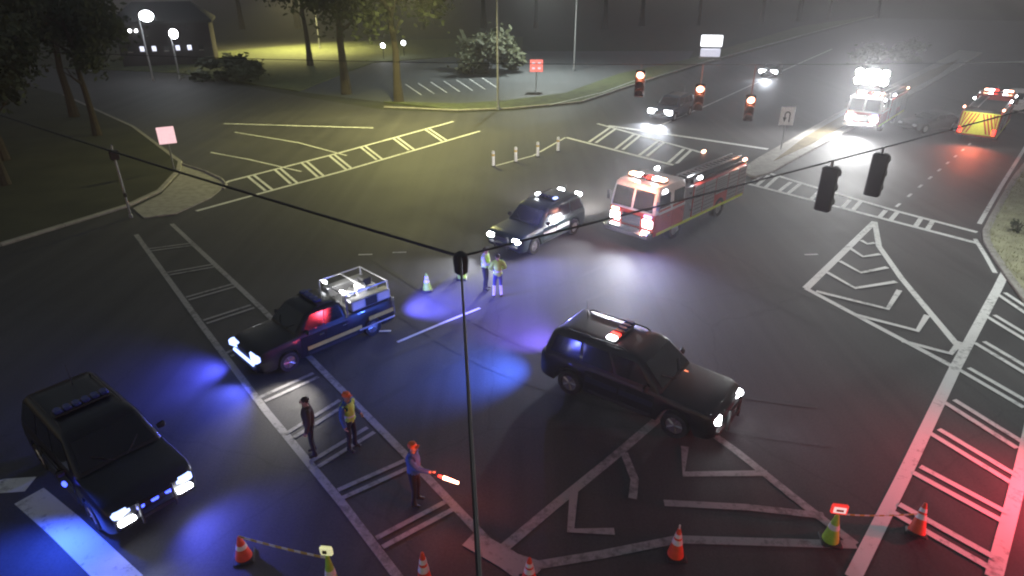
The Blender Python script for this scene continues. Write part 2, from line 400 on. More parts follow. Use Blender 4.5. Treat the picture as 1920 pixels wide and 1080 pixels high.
crosswalk(px((372, 364), (430, 340), (640, 286), (850, 228)), px((368, 396), (470, 368), (640, 322), (900, 246)),
          [((470, 330), (505, 358)), ((520, 317), (552, 345)), ((570, 304), (602, 332)), ((622, 291), (655, 318)), ((680, 275), (712, 300)), ((740, 258), (772, 282)), ((800, 242), (834, 265))], lab='yellow lit ladder crosswalk below the lawn')
for i, (a, wd, l) in enumerate([
    ([(1140, 236), (1280, 256), (1440, 280)], .45, 'white stop line beyond the crosswalk before the median'),
    ([(440, 248), (560, 268), (650, 292)], .14, 'white lane line leading up to the yellow lit crosswalk'),
    ([(395, 286), (470, 300), (565, 322)], .14, 'white lane line ending at the kerb ramp side of the yellow lit crosswalk'),
    ([(1060, 258), (1000, 292), (925, 312)], .14, 'white line along the row of small posts'),
    ([(1828, 448), (1848, 480), (1866, 512)], .18, 'short white edge line round the grassy corner'),
    ([(1836, 420), (1875, 352), (1925, 272), (1990, 190)], .2, 'long white edge line beside the grassy corner kerb'),
    ([(1412, 340), (1530, 272), (1640, 206), (1765, 132)], .14, 'white edge line along the median kerb'),
    ([(1236, 236), (1330, 196), (1460, 136), (1560, 92)], .12, 'white lane line where the oncoming cars drive'),
    ([(745, 642), (830, 606), (900, 578)], .12, 'faint painted edge of a light beam through the middle of the junction'),  # light beam boundary laid down as paint, not a road line
    ([(420, 232), (560, 236), (700, 240)], .25, 'pale line across the far road mouth')]):
    marking('lane_line', px(*a), wd, lab=l)
M['tyre'] = paint_mat('tyre_rubber_smear', (.046, .044, .045), (.075, .072, .073), .5)
for a, off in (([(1330, 420), (1180, 500), (980, 590), (760, 690), (560, 800)], 1.6), ([(1560, 600), (1480, 560), (1330, 500), (1130, 420), (960, 330), (880, 290)], 1.6), ([(560, 420), (760, 560), (980, 680), (1300, 760), (1560, 800)], 1.7), ([(700, 330), (900, 300), (1060, 270)], 1.6)):
    p_ = px(*a); q_ = []
    for i in range(len(p_) - 1):
        for k in range(8):
            t = k / 8; b0, b1, b2, b3 = p_[max(i - 1, 0)], p_[i], p_[i + 1], p_[min(i + 2, len(p_) - 1)]
            q_.append(.5 * ((2 * b1) + (b2 - b0) * t + (2 * b0 - 5 * b1 + 4 * b2 - b3) * t * t + (3 * b1 - b0 - 3 * b2 + b3) * t ** 3))
    for s_ in (-.5, .5):
        w_ = []
        for i, p in enumerate(q_):
            d = (q_[min(i + 1, len(q_) - 1)] - q_[max(i - 1, 0)]).normalized(); w_.append(p + Vector((-d.y, d.x, 0)) * s_ * off)
        o_ = flatten_up(MB().ribbon(w_, .2, .001).build('tyre_mark', M['tyre'], smooth=0)); o_.location.z = .0; struct(o_, 'faint dark tyre smear curving over the junction asphalt')
# dashed lane line right of the median
p0, p1 = G(1680, 388), G(1828, 262); d = (p1 - p0)
for i in range(9):
    a = p0 + d * (i / 9); marking('lane_dash', [a, a + d.normalized() * .75], .14, lab='short white lane dash right of the median')
for (x, y) in ((672, 478), (736, 474), (1508, 478), (700, 622)):
    a = G(x, y); marking('lane_dash', [a, a + Vector((.6, .04, 0))], .1, lab='small stray white mark on the junction asphalt')
# chevron gore on the right
cg = flatten_up(MB().ribbon(px((1640, 416), (1574, 480), (1511, 541)), .28).ribbon(px((1511, 541), (1640, 610), (1795, 692)), .22)
     .ribbon(px((1640, 416), (1648, 462), (1690, 522), (1745, 588), (1802, 656)), .24).build('chevron_island', 'paint', smooth=0)); struct(cg, 'bright white chevron gore near the grassy corner')
for a in ([(1614, 451), (1626, 458), (1640, 456)], [(1592, 465), (1618, 482), (1650, 477)], [(1574, 490), (1614, 512), (1664, 502)], [(1550, 511), (1603, 541), (1680, 529)], [(1530, 547), (1664, 580), (1686, 545)], [(1600, 590), (1720, 621), (1738, 592)], [(1690, 640), (1782, 664), (1800, 642)]):
    flatten_up(MB().ribbon(px(*a), .2, .02).build('stripe', 'paint', cg, smooth=0))
# second gore below the dark patrol car
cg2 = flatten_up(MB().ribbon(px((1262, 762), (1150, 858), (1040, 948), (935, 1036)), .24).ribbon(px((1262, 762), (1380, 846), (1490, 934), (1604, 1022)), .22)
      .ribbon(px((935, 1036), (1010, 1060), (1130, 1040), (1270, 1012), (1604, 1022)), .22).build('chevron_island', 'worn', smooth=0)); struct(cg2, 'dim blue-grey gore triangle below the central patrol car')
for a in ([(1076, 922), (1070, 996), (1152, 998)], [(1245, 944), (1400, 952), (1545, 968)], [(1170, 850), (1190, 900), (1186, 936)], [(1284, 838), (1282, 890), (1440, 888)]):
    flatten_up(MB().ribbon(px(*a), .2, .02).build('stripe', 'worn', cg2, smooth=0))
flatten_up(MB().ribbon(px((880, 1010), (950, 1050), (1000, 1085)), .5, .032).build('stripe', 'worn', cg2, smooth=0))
# stop bar by the blue lit car
marking('stop_line', px((55, 930), (120, 985), (240, 1100)), .62, lab='wide stop bar lit bright blue beside a patrol car')
marking('lane_line', px((-60, 928), (0, 912), (58, 908)), .5, lab='broad pale line meeting the blue lit stop bar')
for k in range(7):
    a = G(790 + 24 * k, 178 - 2 * k); b = G(760 + 24 * k, 158 - 2 * k)
    marking('parking_line', [a, b], .14, z=.012, lab='white bay line in the far parking lot')
for a in ([(1030, 200), (1130, 176), (1200, 150)],):
    marking('lane_line', px(*a), .12, z=.15, lab='pale strip along the far verge')

# ================================================================== VEHICLES
def wheel(parent, x, y, r=.37, wd=.26, rimr=.24):
    s = 1 if y > 0 else -1
    t = MB(); prof = [(r * .62, -wd / 2), (r * .93, -wd / 2), (r, -wd * .33), (r, wd * .33), (r * .93, wd / 2), (r * .62, wd / 2)]
    n = 20; vs = [(q * math.cos(2 * math.pi * i / n), z, q * math.sin(2 * math.pi * i / n)) for q, z in prof for i in range(n)]
    fs = [(k * n + i, k * n + (i + 1) % n, ((k + 1) % 6) * n + (i + 1) % n, ((k + 1) % 6) * n + i) for k in range(6) for i in range(n)]
    t.add(vs, fs); wo = t.build('wheel', 'rubber', parent, (x, y, r))
    m = MB(); m.cyl((0, s * wd * .30, 0), (0, s * wd * .36, 0), r * .63, n=20)
    for k in range(5):
        a = 2 * math.pi * k / 5; m.cyl((0, s * wd * .37, 0), (math.cos(a) * r * .58, s * wd * .37, math.sin(a) * r * .58), .035, .03, n=6)
    m.cyl((0, s * wd * .33, 0), (0, s * wd * .45, 0), .07, n=10)
    m.build('rim', 'rim', wo)
    return wo

def rrect(x0, x1, hw, z, r, k=4):
    pts = []
    for cx, cy, a0 in ((x1 - r, hw - r, 0), (x0 + r, hw - r, 90), (x0 + r, -hw + r, 180), (x1 - r, -hw + r, 270)):
        for i in range(k + 1):
            a = R(a0 + 90 * i / k); pts.append((cx + r * math.cos(a), cy + r * math.sin(a), z))
    return pts

def car(name, label, cat, loc, ang, paint='black', kind='suv', head=None, bar=None, push=False, tail=None, decal=None, roofm=None, scale=1.0, grill=None, group=None, hsize=1.0):
    root = empty(name, loc, ang, label, cat, group); root.scale = (scale,) * 3
    P = {'suv': dict(L=5.0, W=.99, deck=1.1, hood=1.06, cx0=-2.42, cx1=1.12, rx0=-2.2, rx1=.34, rz=1.78, tail=1.12),
         'sedan': dict(L=4.8, W=.92, deck=.95, hood=.9, cx0=-1.75, cx1=1.0, rx0=-1.05, rx1=.2, rz=1.43, tail=.98),
         'pickup': dict(L=5.6, W=1.0, deck=1.18, hood=1.14, cx0=-.75, cx1=1.35, rx0=-.6, rx1=.65, rz=1.86, tail=1.16)}[kind]
    L, W = P['L'], P['W']; xw = L * .305; R_ = .43
    xs = sorted(set([round(-L / 2 + L * i / 44, 3) for i in range(45)]))
    rings = []
    for x in xs:
        e = min((L / 2 - abs(x)) / .45, 1); e = max(e, 0); ee = math.sqrt(max(0, 1 - (1 - e) ** 2))
        wv = W * (.86 + .14 * ee) if x > 0 else W * (.9 + .1 * ee)
        zb = .27 + .1 * (1 - ee)
        for s in (-1, 1):
            dx = x - s * xw
            if abs(dx) < R_: zb = max(zb, .36 + math.sqrt(R_ * R_ - dx * dx))
        if x > P['cx1'] - .3:
            t = (x - P['cx1'] + .3) / (L / 2 - P['cx1'] + .3); zt = P['deck'] + (P['hood'] - .06 - P['deck']) * t
            zt -= .16 * (1 - ee)
        else:
            zt = P['deck'] if x > P['cx0'] else P['tail']
            zt -= .08 * (1 - ee)
        if kind == 'pickup' and x < P['cx0']: zt = P['deck'] + .06
        zb = min(zb, zt - .16)
        half = [(0, zb), (wv - .07, zb), (wv - .01, zb + .05), (wv, zb + .5 * (zt - zb)), (wv - .015, zt - .1), (wv - .06, zt - .02), (wv - .16, zt + .005), (0, zt + .03)]
        rings.append([(x, y, z) for y, z in half] + [(x, -y, z) for y, z in half[-2:0:-1]])
    MB().loft(rings).build('body', paint, root, smooth=40)
    # cabin
    def ext(z):
        t = (z - P['deck']) / (P['rz'] - P['deck']); t = max(0, min(1, t))
        return P['cx0'] + (P['rx0'] - P['cx0']) * t, P['cx1'] + (P['rx1'] - P['cx1']) * t, (W - .05) + (W * .77 - W + .05) * t
    rg = []
    rz = P['rz']
    for z in (P['deck'] - .06, P['deck'] + .1, (P['deck'] + rz) / 2, rz - .12):
        a, b, h = ext(z); rg.append(rrect(a, b, h, z, .14))
    a, b, h = ext(rz - .04); rg.append(rrect(a + .05, b - .08, h - .03, rz - .04, .16)); rg.append(rrect(a + .14, b - .2, h - .1, rz, .16)); rg.append(rrect(a + .4, b - .5, h - .35, rz + .02, .16))
    MB().loft(rg).build('cabin', roofm or paint, root, smooth=50)
    zl, zh = P['deck'] + .07, rz - .13
    # glazing: thin slabs following the cabin faces
    def slab(q, name, m='glass', th=.012):
        q = [Vector(p) for p in q]; nn = (q[1] - q[0]).cross(q[3] - q[0]).normalized()
        c = sum(q, Vector()) / 4
        if nn.dot(c - Vector((-.4, 0, 1.0))) < 0: nn = -nn
        return MB().loft([[p - nn * .02 for p in q], [p + nn * th for p in q]]).build(name, m, root, smooth=0)
    al, bl, hl = ext(zl); ah, bh, hh = ext(zh)
    slab([(bl, -hl + .13, zl), (bl, hl - .13, zl), (bh, hh - .12, zh), (bh, -hh + .12, zh)], 'windshield')
    slab([(al, -hl + .15, zl + .03), (al, hl - .15, zl + .03), (ah, hh - .14, zh), (ah, -hh + .14, zh)], 'rear_window')
    n = {'suv': 3, 'sedan': 2, 'pickup': 2}[kind]
    for s in (-1, 1):
        x0l, x1l, x0h, x1h = al + .16, bl - .2, ah + .16, bh - .12
        for i in range(n):
            f0, f1 = i / n + .015, (i + 1) / n - .015
            slab([(x0l + (x1l - x0l) * f0, s * hl, zl), (x0l + (x1l - x0l) * f1, s * hl, zl), (x0h + (x1h - x0h) * f1, s * hh, zh), (x0h + (x1h - x0h) * f0, s * hh, zh)], 'window')
        # doors
        nd = 2
        d0, d1 = (-1.05, .95) if kind != 'pickup' else (-.68, 1.2)
        for i in range(nd):
            a_ = d0 + (d1 - d0) * i / nd + .01; b_ = d0 + (d1 - d0) * (i + 1) / nd - .01
            dm = MB().box(((a_ + b_) / 2, s * (W + .0), (.42 + P['deck'] - .1) / 2), (b_ - a_, .016, P['deck'] - .1 - .42), 0, .006).build('door', paint, root)
            MB().box((a_ + .14, s * (W + .02), P['deck'] - .22), (.17, .03, .035), 0, .01).build('handle', 'chrome' if kind == 'pickup' else 'trim', dm)
            if decal: MB().box(((a_ + b_) / 2, s * (W + .012), .74), ((b_ - a_) * .96, .008, .16), 0).build('decal', decal, dm)
        mx = P['cx1'] - .38
        MB().box((mx, s * (W + .1), P['deck'] + .1), (.12, .2, .16), 0, .04).build('mirror', 'trim', root)
        wheel(root, xw, s * (W - .13)); wheel(root, -xw, s * (W - .13))
        hz = P['hood'] - .26
        hd = MB().box((L / 2 - .09, s * (W * .66), hz), (.26, .42 * hsize, .17 * hsize), s * -.28, .05).build('headlight', head or 'alu', root)
        MB().box((-L / 2 + .06, s * (W * .8), P['deck'] - .28), (.12, .2, .3), 0, .04).build('taillight', tail or 'red_off', root)
    MB().box((L / 2 - .03, 0, P['hood'] - .3), (.09, W * .8, .2), 0, .03).build('grille', grill or 'trim', root)
    MB().box((L / 2 - .02, 0, .5), (.2, W * 1.66, .2), 0, .06).build('front_bumper', 'trim', root)
    MB().box((-L / 2 + .02, 0, .52), (.2, W * 1.7, .2), 0, .06).build('rear_bumper', 'trim', root)
    MB().box((-L / 2 - .085, 0, .56), (.012, .32, .14), 0).build('number_plate', 'decal', root)
    for s in (-1, 1):
        if kind != 'sedan': MB().tube([(ext(rz)[0] + .25, s * (ext(rz)[2] - .1), rz - .02), (ext(rz)[0] + .4, s * (ext(rz)[2] - .1), rz + .05), (ext(rz)[1] - .5, s * (ext(rz)[2] - .1), rz + .05), (ext(rz)[1] - .35, s * (ext(rz)[2] - .1), rz - .02)], .02, 6).build('roof_rail', 'trim', root)
        MB().tube([(P['cx1'] + .02, s * .12, P['deck'] + .05), (P['cx1'] - .22, s * .5, P['deck'] + .26)], .012, 5).build('wiper', 'trim', root)
        MB().box((0, s * (W + .004), .4), (L * .36, .03, .09), 0, .01).build('side_moulding', 'trim', root)
    MB().tube([(P['rx0'] + .5, .2, rz), (P['rx0'] + .42, .2, rz + .55)], [.012, .005], 5).build('antenna', 'trim', root)
    if push:
        pb = MB()
        for y in (-.35, .35): pb.box((L / 2 + .14, y, .68), (.08, .06, .6), 0, .02)
        pb.box((L / 2 + .14, 0, .9), (.06, .76, .07), 0, .02).box((L / 2 + .14, 0, .58), (.06, .76, .07), 0, .02)
        pb.build('push_bar', 'trim', root)
    if bar:
        bx = (ext(rz)[0] + ext(rz)[1]) / 2 + (.35 if kind == 'suv' else .1)
        lb = MB().box((bx, 0, rz + .07), (.3, W * 1.24, .05), 0, .02).build('light_bar', 'trim', root)
        k = len(bar)
        for i, cm in enumerate(bar):
            MB().box((bx, W * 1.2 * ((i + .5) / k - .5), rz + .135), (.26, W * 1.2 / k - .03, .09), 0, .03).build('lamp', cm, lb)
    return root

hA = R(-38.5)
carA = car('patrol_car', 'black patrol SUV nosing onto the ladder crosswalk with blue grille lights', 'patrol car', (-9.75, 12.05, 0), hA, 'black', 'suv', head='e_bluewhite', bar=['blue_off'] * 6, push=True, decal='navy')
for y in (-.3, 0, .3): MB().box((2.53, y, .74), (.05, .16, .07), 0, .02).build('grille_strobe', 'e_blue', carA)
MB().box((.9, -1.12, 1.02), (.16, .08, .1), 0, .03).build('side_strobe', 'e_blue', carA)
for y in (-.62, .62): MB().box((2.5, y, .58), (.2, .34, .1), 0, .03).build('fog_lamp', 'e_white', carA)
lamp('strobe_light', 'SPOT', (1.0, -1.3, 1.35), 420, (.03, .09, 1), carA, (2.4, -3.0, 0), .1, 150, 1)
lamp('strobe_light', 'SPOT', (2.75, .4, .8), 260, (.08, .1, 1), carA, (6, 1.5, 0), .1, 150, 1)
lamp('headlight_beam', 'SPOT', (2.7, -.6, .75), 40, (.8, .88, 1), carA, (9, -1.2, 0), .1, 80, .9)

hC = math.atan2(-.77, -.63)
carC = car('patrol_car', 'dark teal patrol SUV between the fire engine and two people in hi-vis', 'patrol car', (1.2, 27.5, 0), hC, 'dgreen', 'suv', head='e_white', bar=['e_white', 'blue_off', 'blue_off', 'blue_off', 'blue_off', 'e_bluewhite'], push=True, decal='decal', hsize=1.15)
lamp('strobe_light', 'SPOT', (1.6, 1.1, 2.0), 420, (.25, .26, 1), carC, (4.2, 4.2, 0), .1, 140, 1)
lamp('headlight_beam', 'SPOT', (2.8, .6, .8), 500, (.85, .9, 1), carC, (9, 0, 0), .1, 80, .9)
lamp('headlight_beam', 'SPOT', (2.8, -.6, .8), 500, (.85, .9, 1), carC, (9, -1.5, 0), .1, 80, .9)

for y in (-.5, .5): MB().box((-2.44, y, 1.66), (.12, .36, .16), 0, .04).build('takedown_lamp', 'e_white', carC)
lamp('takedown_beam', 'SPOT', (-2.7, 0, 1.7), 2200, (1, .95, .88), carC, (-6, -2.2, .9), .2, 110, .9)

hD = R(-37)
carD = car('patrol_car', 'black patrol SUV with a red lamp in its roof bar over the dim gore triangle', 'patrol car', (3.55, 15.2, 0), hD, 'black', 'suv', head='e_white', bar=['e_white', 'e_red', 'red_off', 'blue_off', 'blue_off', 'blue_off'], push=True, decal='navy', scale=1.06)
lamp('strobe_light', 'SPOT', (-2.7, -.5, 1.4), 1500, (.06, .15, 1), carD, (-4.6, -1.7, 0), .1, 95, 1)
lamp('strobe_light', 'SPOT', (-2.7, .6, 1.4), 1500, (.2, .13, 1), carD, (-4.6, 1.0, 0), .1, 75, 1)
lamp('headlight_beam', 'SPOT', (2.8, .5, .8), 14, (.85, .8, 1), carD, (6, 1.5, 0), .1, 80, .9)

# utility pickup with service body
hB = math.atan2(-.71, -.70)
carB = car('utility_pickup', 'dark utility pickup with silver tool boxes stacked in its bed and dazzling blue-white headlights', 'pickup', (-6.35, 18.25, 0), hB, 'black', 'pickup', head='e_bluewhite', bar=['blue_off'] * 4, hsize=1.5, scale=.89)
MB().box((-1.8, 0, 1.27), (1.75, 1.85, .1), 0, .02).build('bed_cover', 'trim', carB)
for s in (-1, 1):
    tb = MB().box((-1.75, s * .8, 1.5), (1.7, .36, .4), 0, .03).build('tool_box', 'alu', carB)
    for k in range(3):
        MB().box((-2.3 + .55 * k, s * .985, 1.5), (.5, .014, .32), 0, .006).build('lid_panel', 'white' if k != 1 else 'trim', tb)
for k, (x, y, z, m) in enumerate([(-2.3, .1, 1.5, 'white'), (-1.8, -.2, 1.46, 'trim'), (-1.3, .15, 1.5, 'alu'), (-2.25, -.35, 1.5, 'alu'), (-1.75, .3, 1.72, 'white'), (-2.2, -.1, 1.8, 'trim')]):
    MB().box((x, y, z), (.42, .38, .34), .3 * k, .03).build('equipment_case', m, carB)
MB().box((-1.9, 1.02, .5), (1.6, .05, .06), 0, .02).build('running_board', 'decal', carB)
MB().box((-.1, 1.04, .62), (2.2, .012, .14), 0).build('side_stripe', 'gold', carB)
MB().box((-2.1, 1.015, .8), (1.1, .012, .16), 0).build('side_stripe', 'gold', carB)
rk_ = MB()
for x in (-.75, -2.55):
    for y in (-.9, .9): rk_.cyl((x, y, 1.2), (x, y, 2.0), .03, n=6)
for y in (-.9, .9): rk_.cyl((-.75, y, 2.0), (-2.55, y, 2.0), .03, n=6)
for x in (-.75, -1.65, -2.55): rk_.cyl((x, -.9, 2.0), (x, .9, 2.0), .03, n=6)
rk_.build('ladder_rack', 'alu', carB)
MB().box((2.83, 0, .66), (.08, 1.5, .12), 0, .03).build('bumper_strobe', 'e_bluewhite', carB)
lamp('headlight_beam', 'SPOT', (2.95, .6, .8), 420, (.1, .13, 1), carB, (5.5, 1.2, 0), .1, 110, .9)
lamp('headlight_beam', 'SPOT', (2.95, -.6, .8), 620, (.08, .1, 1), carB, (5.0, -1.6, 0), .1, 110, .9)
lamp('strobe_light', 'SPOT', (-2.95, .2, 1.5), 2600, (.12, .12, 1), carB, (-5.6, .9, 0), .1, 80, 1)
for y in (-.6, .6): MB().box((-.82, y, 2.02), (.1, .2, .12), 0, .02).build('extra_lamp', 'e_white', carB)  # added lamps, put in to brighten the load in the bed
lamp('extra_bed_light', 'SPOT', (-.9, 0, 2.35), 200, (1, .98, .95), carB, (-2.4, .2, 1.2), .1, 130, .9)  # added spot shining down on the bed load
lamp('extra_lamp', 'SPOT', (1.5, 1.3, 1.7), 260, (1, .95, .85), carB, (3.0, 2.6, 0), .1, 70, .8)

# ---- fire engine
def fire_engine(name, label, loc, ang, red='red', upper='white', lit=True):
    root = empty(name, loc, ang, label, 'fire engine')
    # cab
    rg = [rrect(1.75, 4.25, 1.16, .55, .12), rrect(1.75, 4.28, 1.22, .75, .12), rrect(1.75, 4.28, 1.22, 1.55, .14)]
    MB().loft(rg).build('cab_lower', red, root)
    rg = [rrect(1.75, 4.27, 1.21, 1.56, .14), rrect(1.75, 4.2, 1.19, 2.1, .16), rrect(1.78, 4.05, 1.15, 2.62, .2), rrect(1.85, 3.95, 1.08, 2.72, .22)]
    MB().loft(rg).build('cab_upper', upper, root)
    for s in (-1, 1):
        q = [(4.285, s * .06, 1.66), (4.285, s * 1.05, 1.66), (4.1, s * 1.0, 2.5), (4.1, s * .06, 2.5)]
        MB().loft([[(x - .04, y, z) for x, y, z in q], [(x + .012, y, z + .004) for x, y, z in q]]).build('windshield', 'glass', root, smooth=0)
        for x0, x1 in ((3.1, 3.95), (1.95, 2.8)):
            dr = MB().box(((x0 + x1) / 2, s * 1.212, 1.2), (x1 - x0 + .1, .03, 1.1), 0, .01).build('door', red, root)
            MB().box((x0 + .12, s * 1.24, 1.35), (.16, .03, .05), 0, .01).build('handle', 'chrome', dr)
            MB().box(((x0 + x1) / 2, s * 1.185, 2.08), (x1 - x0, .05, .62), 0, .02).build('window', 'glass', root)
        MB().box((4.28, s * .86, 1.12), (.1, .5, .34), 0, .04).build('headlight', 'e_white', root)
        MB().box((4.25, s * 1.3, 2.0), (.1, .18, .42), 0, .03).build('mirror', 'chrome', root)
        MB().box((4.29, s * .86, 1.45), (.06, .4, .12), 0, .02).build('warning_lamp', 'e_bluewhite' if s > 0 else 'e_redhot', root)
        # body compartments with roll-up doors
        for k, (x0, x1) in enumerate(((.2, 1.05), (-.95, .1), (-2.2, -1.05), (-3.3, -2.3), (-4.1, -3.4))):
            lo = .75 if not (-2.35 < (x0 + x1) / 2 < -1.3) else 1.3
            rdn = MB().box(((x0 + x1) / 2, s * 1.222, (lo + 2.15) / 2), (x1 - x0, .03, 2.15 - lo), 0, .01).build('roll_door', 'alu', root)
            for j in range(7):
                MB().box(((x0 + x1) / 2, s * 1.24, lo + .1 + (2.05 - lo) * j / 7), (x1 - x0 - .06, .012, .02), 0).build('slat', 'trim', rdn)
        MB().box((0, s * 1.232, .66), (8.1, .02, .12), 0).build('reflective_stripe', 'lime_stripe', root)
        MB().box((2.95, s * 1.24, 1.6), (2.2, .02, .1), 0).build('reflective_stripe', 'decal', root)
        wheel(root, 2.45, s * 1.05, .52, .34); wheel(root, -1.65, s * 1.05, .52, .34)
        for x in (3.6, -3.9, 0.6): MB().box((x, s * 1.16, 2.5), (.3, .12, .14), 0, .03).build('scene_lamp', 'e_white' if x > 0 else 'e_redhot', root)
        MB().box((-4.29, s * 1.0, 1.0), (.05, .22, .4), 0, .02).build('taillight', 'e_red', root)
    MB().box((1.35, 0, 1.4), (.66, 2.3, 1.7), 0, .03).build('pump_panel', 'alu', root)
    for k in range(4):
        for s in (-1, 1): MB().cyl((1.2 + .18 * (k % 2), s * 1.15, 1.1 + .28 * k), (1.2 + .18 * (k % 2), s * 1.23, 1.1 + .28 * k), .07, n=10).build('gauge', 'chrome', root)
    MB().box((-1.6, 0, 1.42), (5.3, 2.4, 1.62), 0, .05).build('body', red, root)
    MB().box((-1.6, 0, 2.33), (5.2, 2.1, .2), 0, .03).build('hose_bed', 'trim', root)
    MB().box((0, 0, .6), (8.0, .9, .25), 0, .04).build('chassis', 'trim', root)
    fb = MB().box((4.5, 0, .68), (.55, 2.4, .34), 0, .08).build('front_bumper', 'chrome', root)
    MB().box((4.29, 0, 1.14), (.06, 1.0, .5), 0, .03).build('grille', 'chrome', root)
    ld = MB()
    for y in (.35, .85): ld.box((-1.4, y, 2.6), (5.4, .05, .1), 0, .015)
    ldo = ld.build('ladder', 'alu', root)
    for k in range(15): MB().cyl((-3.9 + .36 * k, .35, 2.6), (-3.9 + .36 * k, .85, 2.6), .022, n=6).build('rung', 'alu', ldo)
    lb = MB().box((3.2, 0, 2.77), (.4, 1.9, .08), 0, .03).build('light_bar', 'trim', root)
    for i, m in enumerate(('e_redhot', 'e_white', 'red_off', 'e_red', 'e_white', 'e_redhot')):
        MB().box((3.2, -.78 + .31 * i, 2.86), (.34, .28, .12), 0, .03).build('lamp', m, lb)
    # rear chevrons
    pn = MB().box((-4.27, 0, 1.5), (.04, 2.2, 1.5), 0).build('rear_panel', 'lime_stripe', root)
    for k in range(5):
        for s in (-1, 1):
            y0 = s * (.05 + .21 * k)
            q = [(-4.297, y0, 2.2), (-4.297, y0 + s * .11, 2.2), (-4.297, s * 1.08 if abs(y0 + s * .5) > 1.08 else y0 + s * .61, .82), (-4.297, s * 1.08 if abs(y0 + s * .4) > 1.08 else y0 + s * .5, .82)]
            MB().loft([[(x + .02, y, z) for x, y, z in q], q]).build('chevron', 'red', pn, smooth=0)
    return root
hE = math.atan2(-.72, -.70)
eng = fire_engine('fire_engine', 'red and white fire engine lit up in the junction behind the teal patrol car', (8.3, 30.1, 0), hE)
lamp('scene_light', 'SPOT', (4.5, 0, 2.95), 1100, (.85, .93, 1), eng, (13.5, 4.2, 0), .2, 125, 1)
lamp('headlight_beam', 'SPOT', (4.6, -.8, 1.1), 420, (.92, .95, 1), eng, (11, -3.2, 0), .1, 80, .9)
lamp('headlight_beam', 'SPOT', (4.6, .8, 1.1), 420, (.92, .95, 1), eng, (11, .4, 0), .1, 80, .9)
lamp('warning_light', 'POINT', (4.9, .6, 3.0), 130, (1, .35, .2), eng, size=.15)
lamp('strobe_light', 'SPOT', (4.6, 1.2, 2.2), 420, (.3, .33, 1), eng, (7.5, 2.6, 0), .1, 130, 1)

# second engine, floodlights blazing, on the highway leg
e2 = fire_engine('fire_engine', 'fire engine with blazing roof floodlights standing beside the median', (29.3, 52.5, 0), math.atan2(-.76, -.65))
def e2_cam(x, y, z):
    # camera position in engine axes; the added glare beams aim at it
    a = math.atan2(-.76, -.65); p = Vector((-29.3, -52.5, CAMH))
    return Matrix.Rotation(-a, 3, 'Z') @ p
fl = MB().box((4.05, 0, 4.1), (.16, 2.4, 1.2), 0, .04).build('floodlight_rack', 'trim', e2)
for s in (-1, 1):
    MB().cyl((3.95, s * .8, 2.6), (3.95, s * .8, 3.55), .05, n=8).build('rack_post', 'trim', e2)
for i in range(8): MB().cyl((4.12, -.87 + .58 * (i % 4), 3.82 + .56 * (i // 4)), (4.22, -.87 + .58 * (i % 4), 3.82 + .56 * (i // 4)), .26, n=16).build('floodlight', 'e_white', fl)
lamp('flood_beam', 'SPOT', (4.5, 0, 4.1), 3200, (.97, .97, .95), e2, (13, -2, 0), .4, 110, .9)
M['e_flood'] = mat('flood_lamp', (.9, .9, .9), .3, emit=(1, 1, .98), es=60)
for c_ in fl.children: c_.data.materials[0] = M['e_flood']
lamp('flood_beam', 'SPOT', (4.7, .3, 4.2), 13000, (.97, .98, 1), e2, e2_cam(4.7, .3, 4.2), .6, 15, 1)  # added narrow spot pointed at the camera for a glare blob
lamp('headlight_beam', 'SPOT', (4.6, .86, 1.12), 4500, (.97, .98, 1), e2, e2_cam(4.6, .86, 1.12), .3, 12, 1)  # added narrow spot toward the camera, makes the headlight glare
lamp('headlight_beam', 'SPOT', (4.6, -.86, 1.12), 4500, (.97, .98, 1), e2, e2_cam(4.6, -.86, 1.12), .3, 12, 1)  # same added glare spot for the other headlight
lamp('headlight_beam', 'SPOT', (4.6, 0, 1.1), 1200, (.95, .97, 1), e2, (14, 0, 0), .3, 90, .9)

# rear of a rescue truck, chevrons lit
e3 = fire_engine('fire_engine', 'fire engine showing lime and red rear chevrons near the right roadside', G(1822, 272) + Vector((2.8, 3.27, 0)), math.atan2(.76, .65), upper='red')
lamp('tail_glow', 'SPOT', (-4.6, 0, 1.4), 500, (1, .18, .1), e3, (-6.5, 0, 0), .2, 120, .9)
lamp('rear_work_lamp', 'SPOT', (-5.4, 0, 2.9), 150, (1, .95, .85), e3, (-4.3, 0, 1.2), .2, 120, .9)

cw = car('parked_pickup', 'white pickup standing at the roadside beyond the grassy corner', 'pickup', G(1905, 214), R(165), 'white', 'pickup', scale=1.1)
cs = car('parked_sedan', 'black sedan between the chevron engine and the floodlit engine', 'car', G(1742, 244), math.atan2(-.3, -.95), 'black', 'sedan')
MB().box((2.2, .62, .62), (.2, .2, .12), 0, .03).build('marker_lamp', 'e_white', cs)
c1 = car('oncoming_car', 'dark car with bright headlights stopped at the far stop line', 'car', (13.6, 55.4, 0), math.atan2(-.8, -.6), 'navy', 'suv', head='e_white', hsize=1.9)
for y in (-.6, .6): lamp('headlight_beam', 'SPOT', (2.8, y, .8), 700, (.85, .9, 1), c1, (7, y, 0), .1, 80, .9)
c2 = car('oncoming_car', 'far car with bright headlights coming down the highway', 'car', (31.2, 80.5, 0), math.atan2(-.85, -.5), 'black', 'sedan', head='e_white', hsize=2.0)
lamp('headlight_beam', 'SPOT', (2.8, 0, .8), 900, (.85, .9, 1), c2, (9, 0, 0), .1, 80, .9)
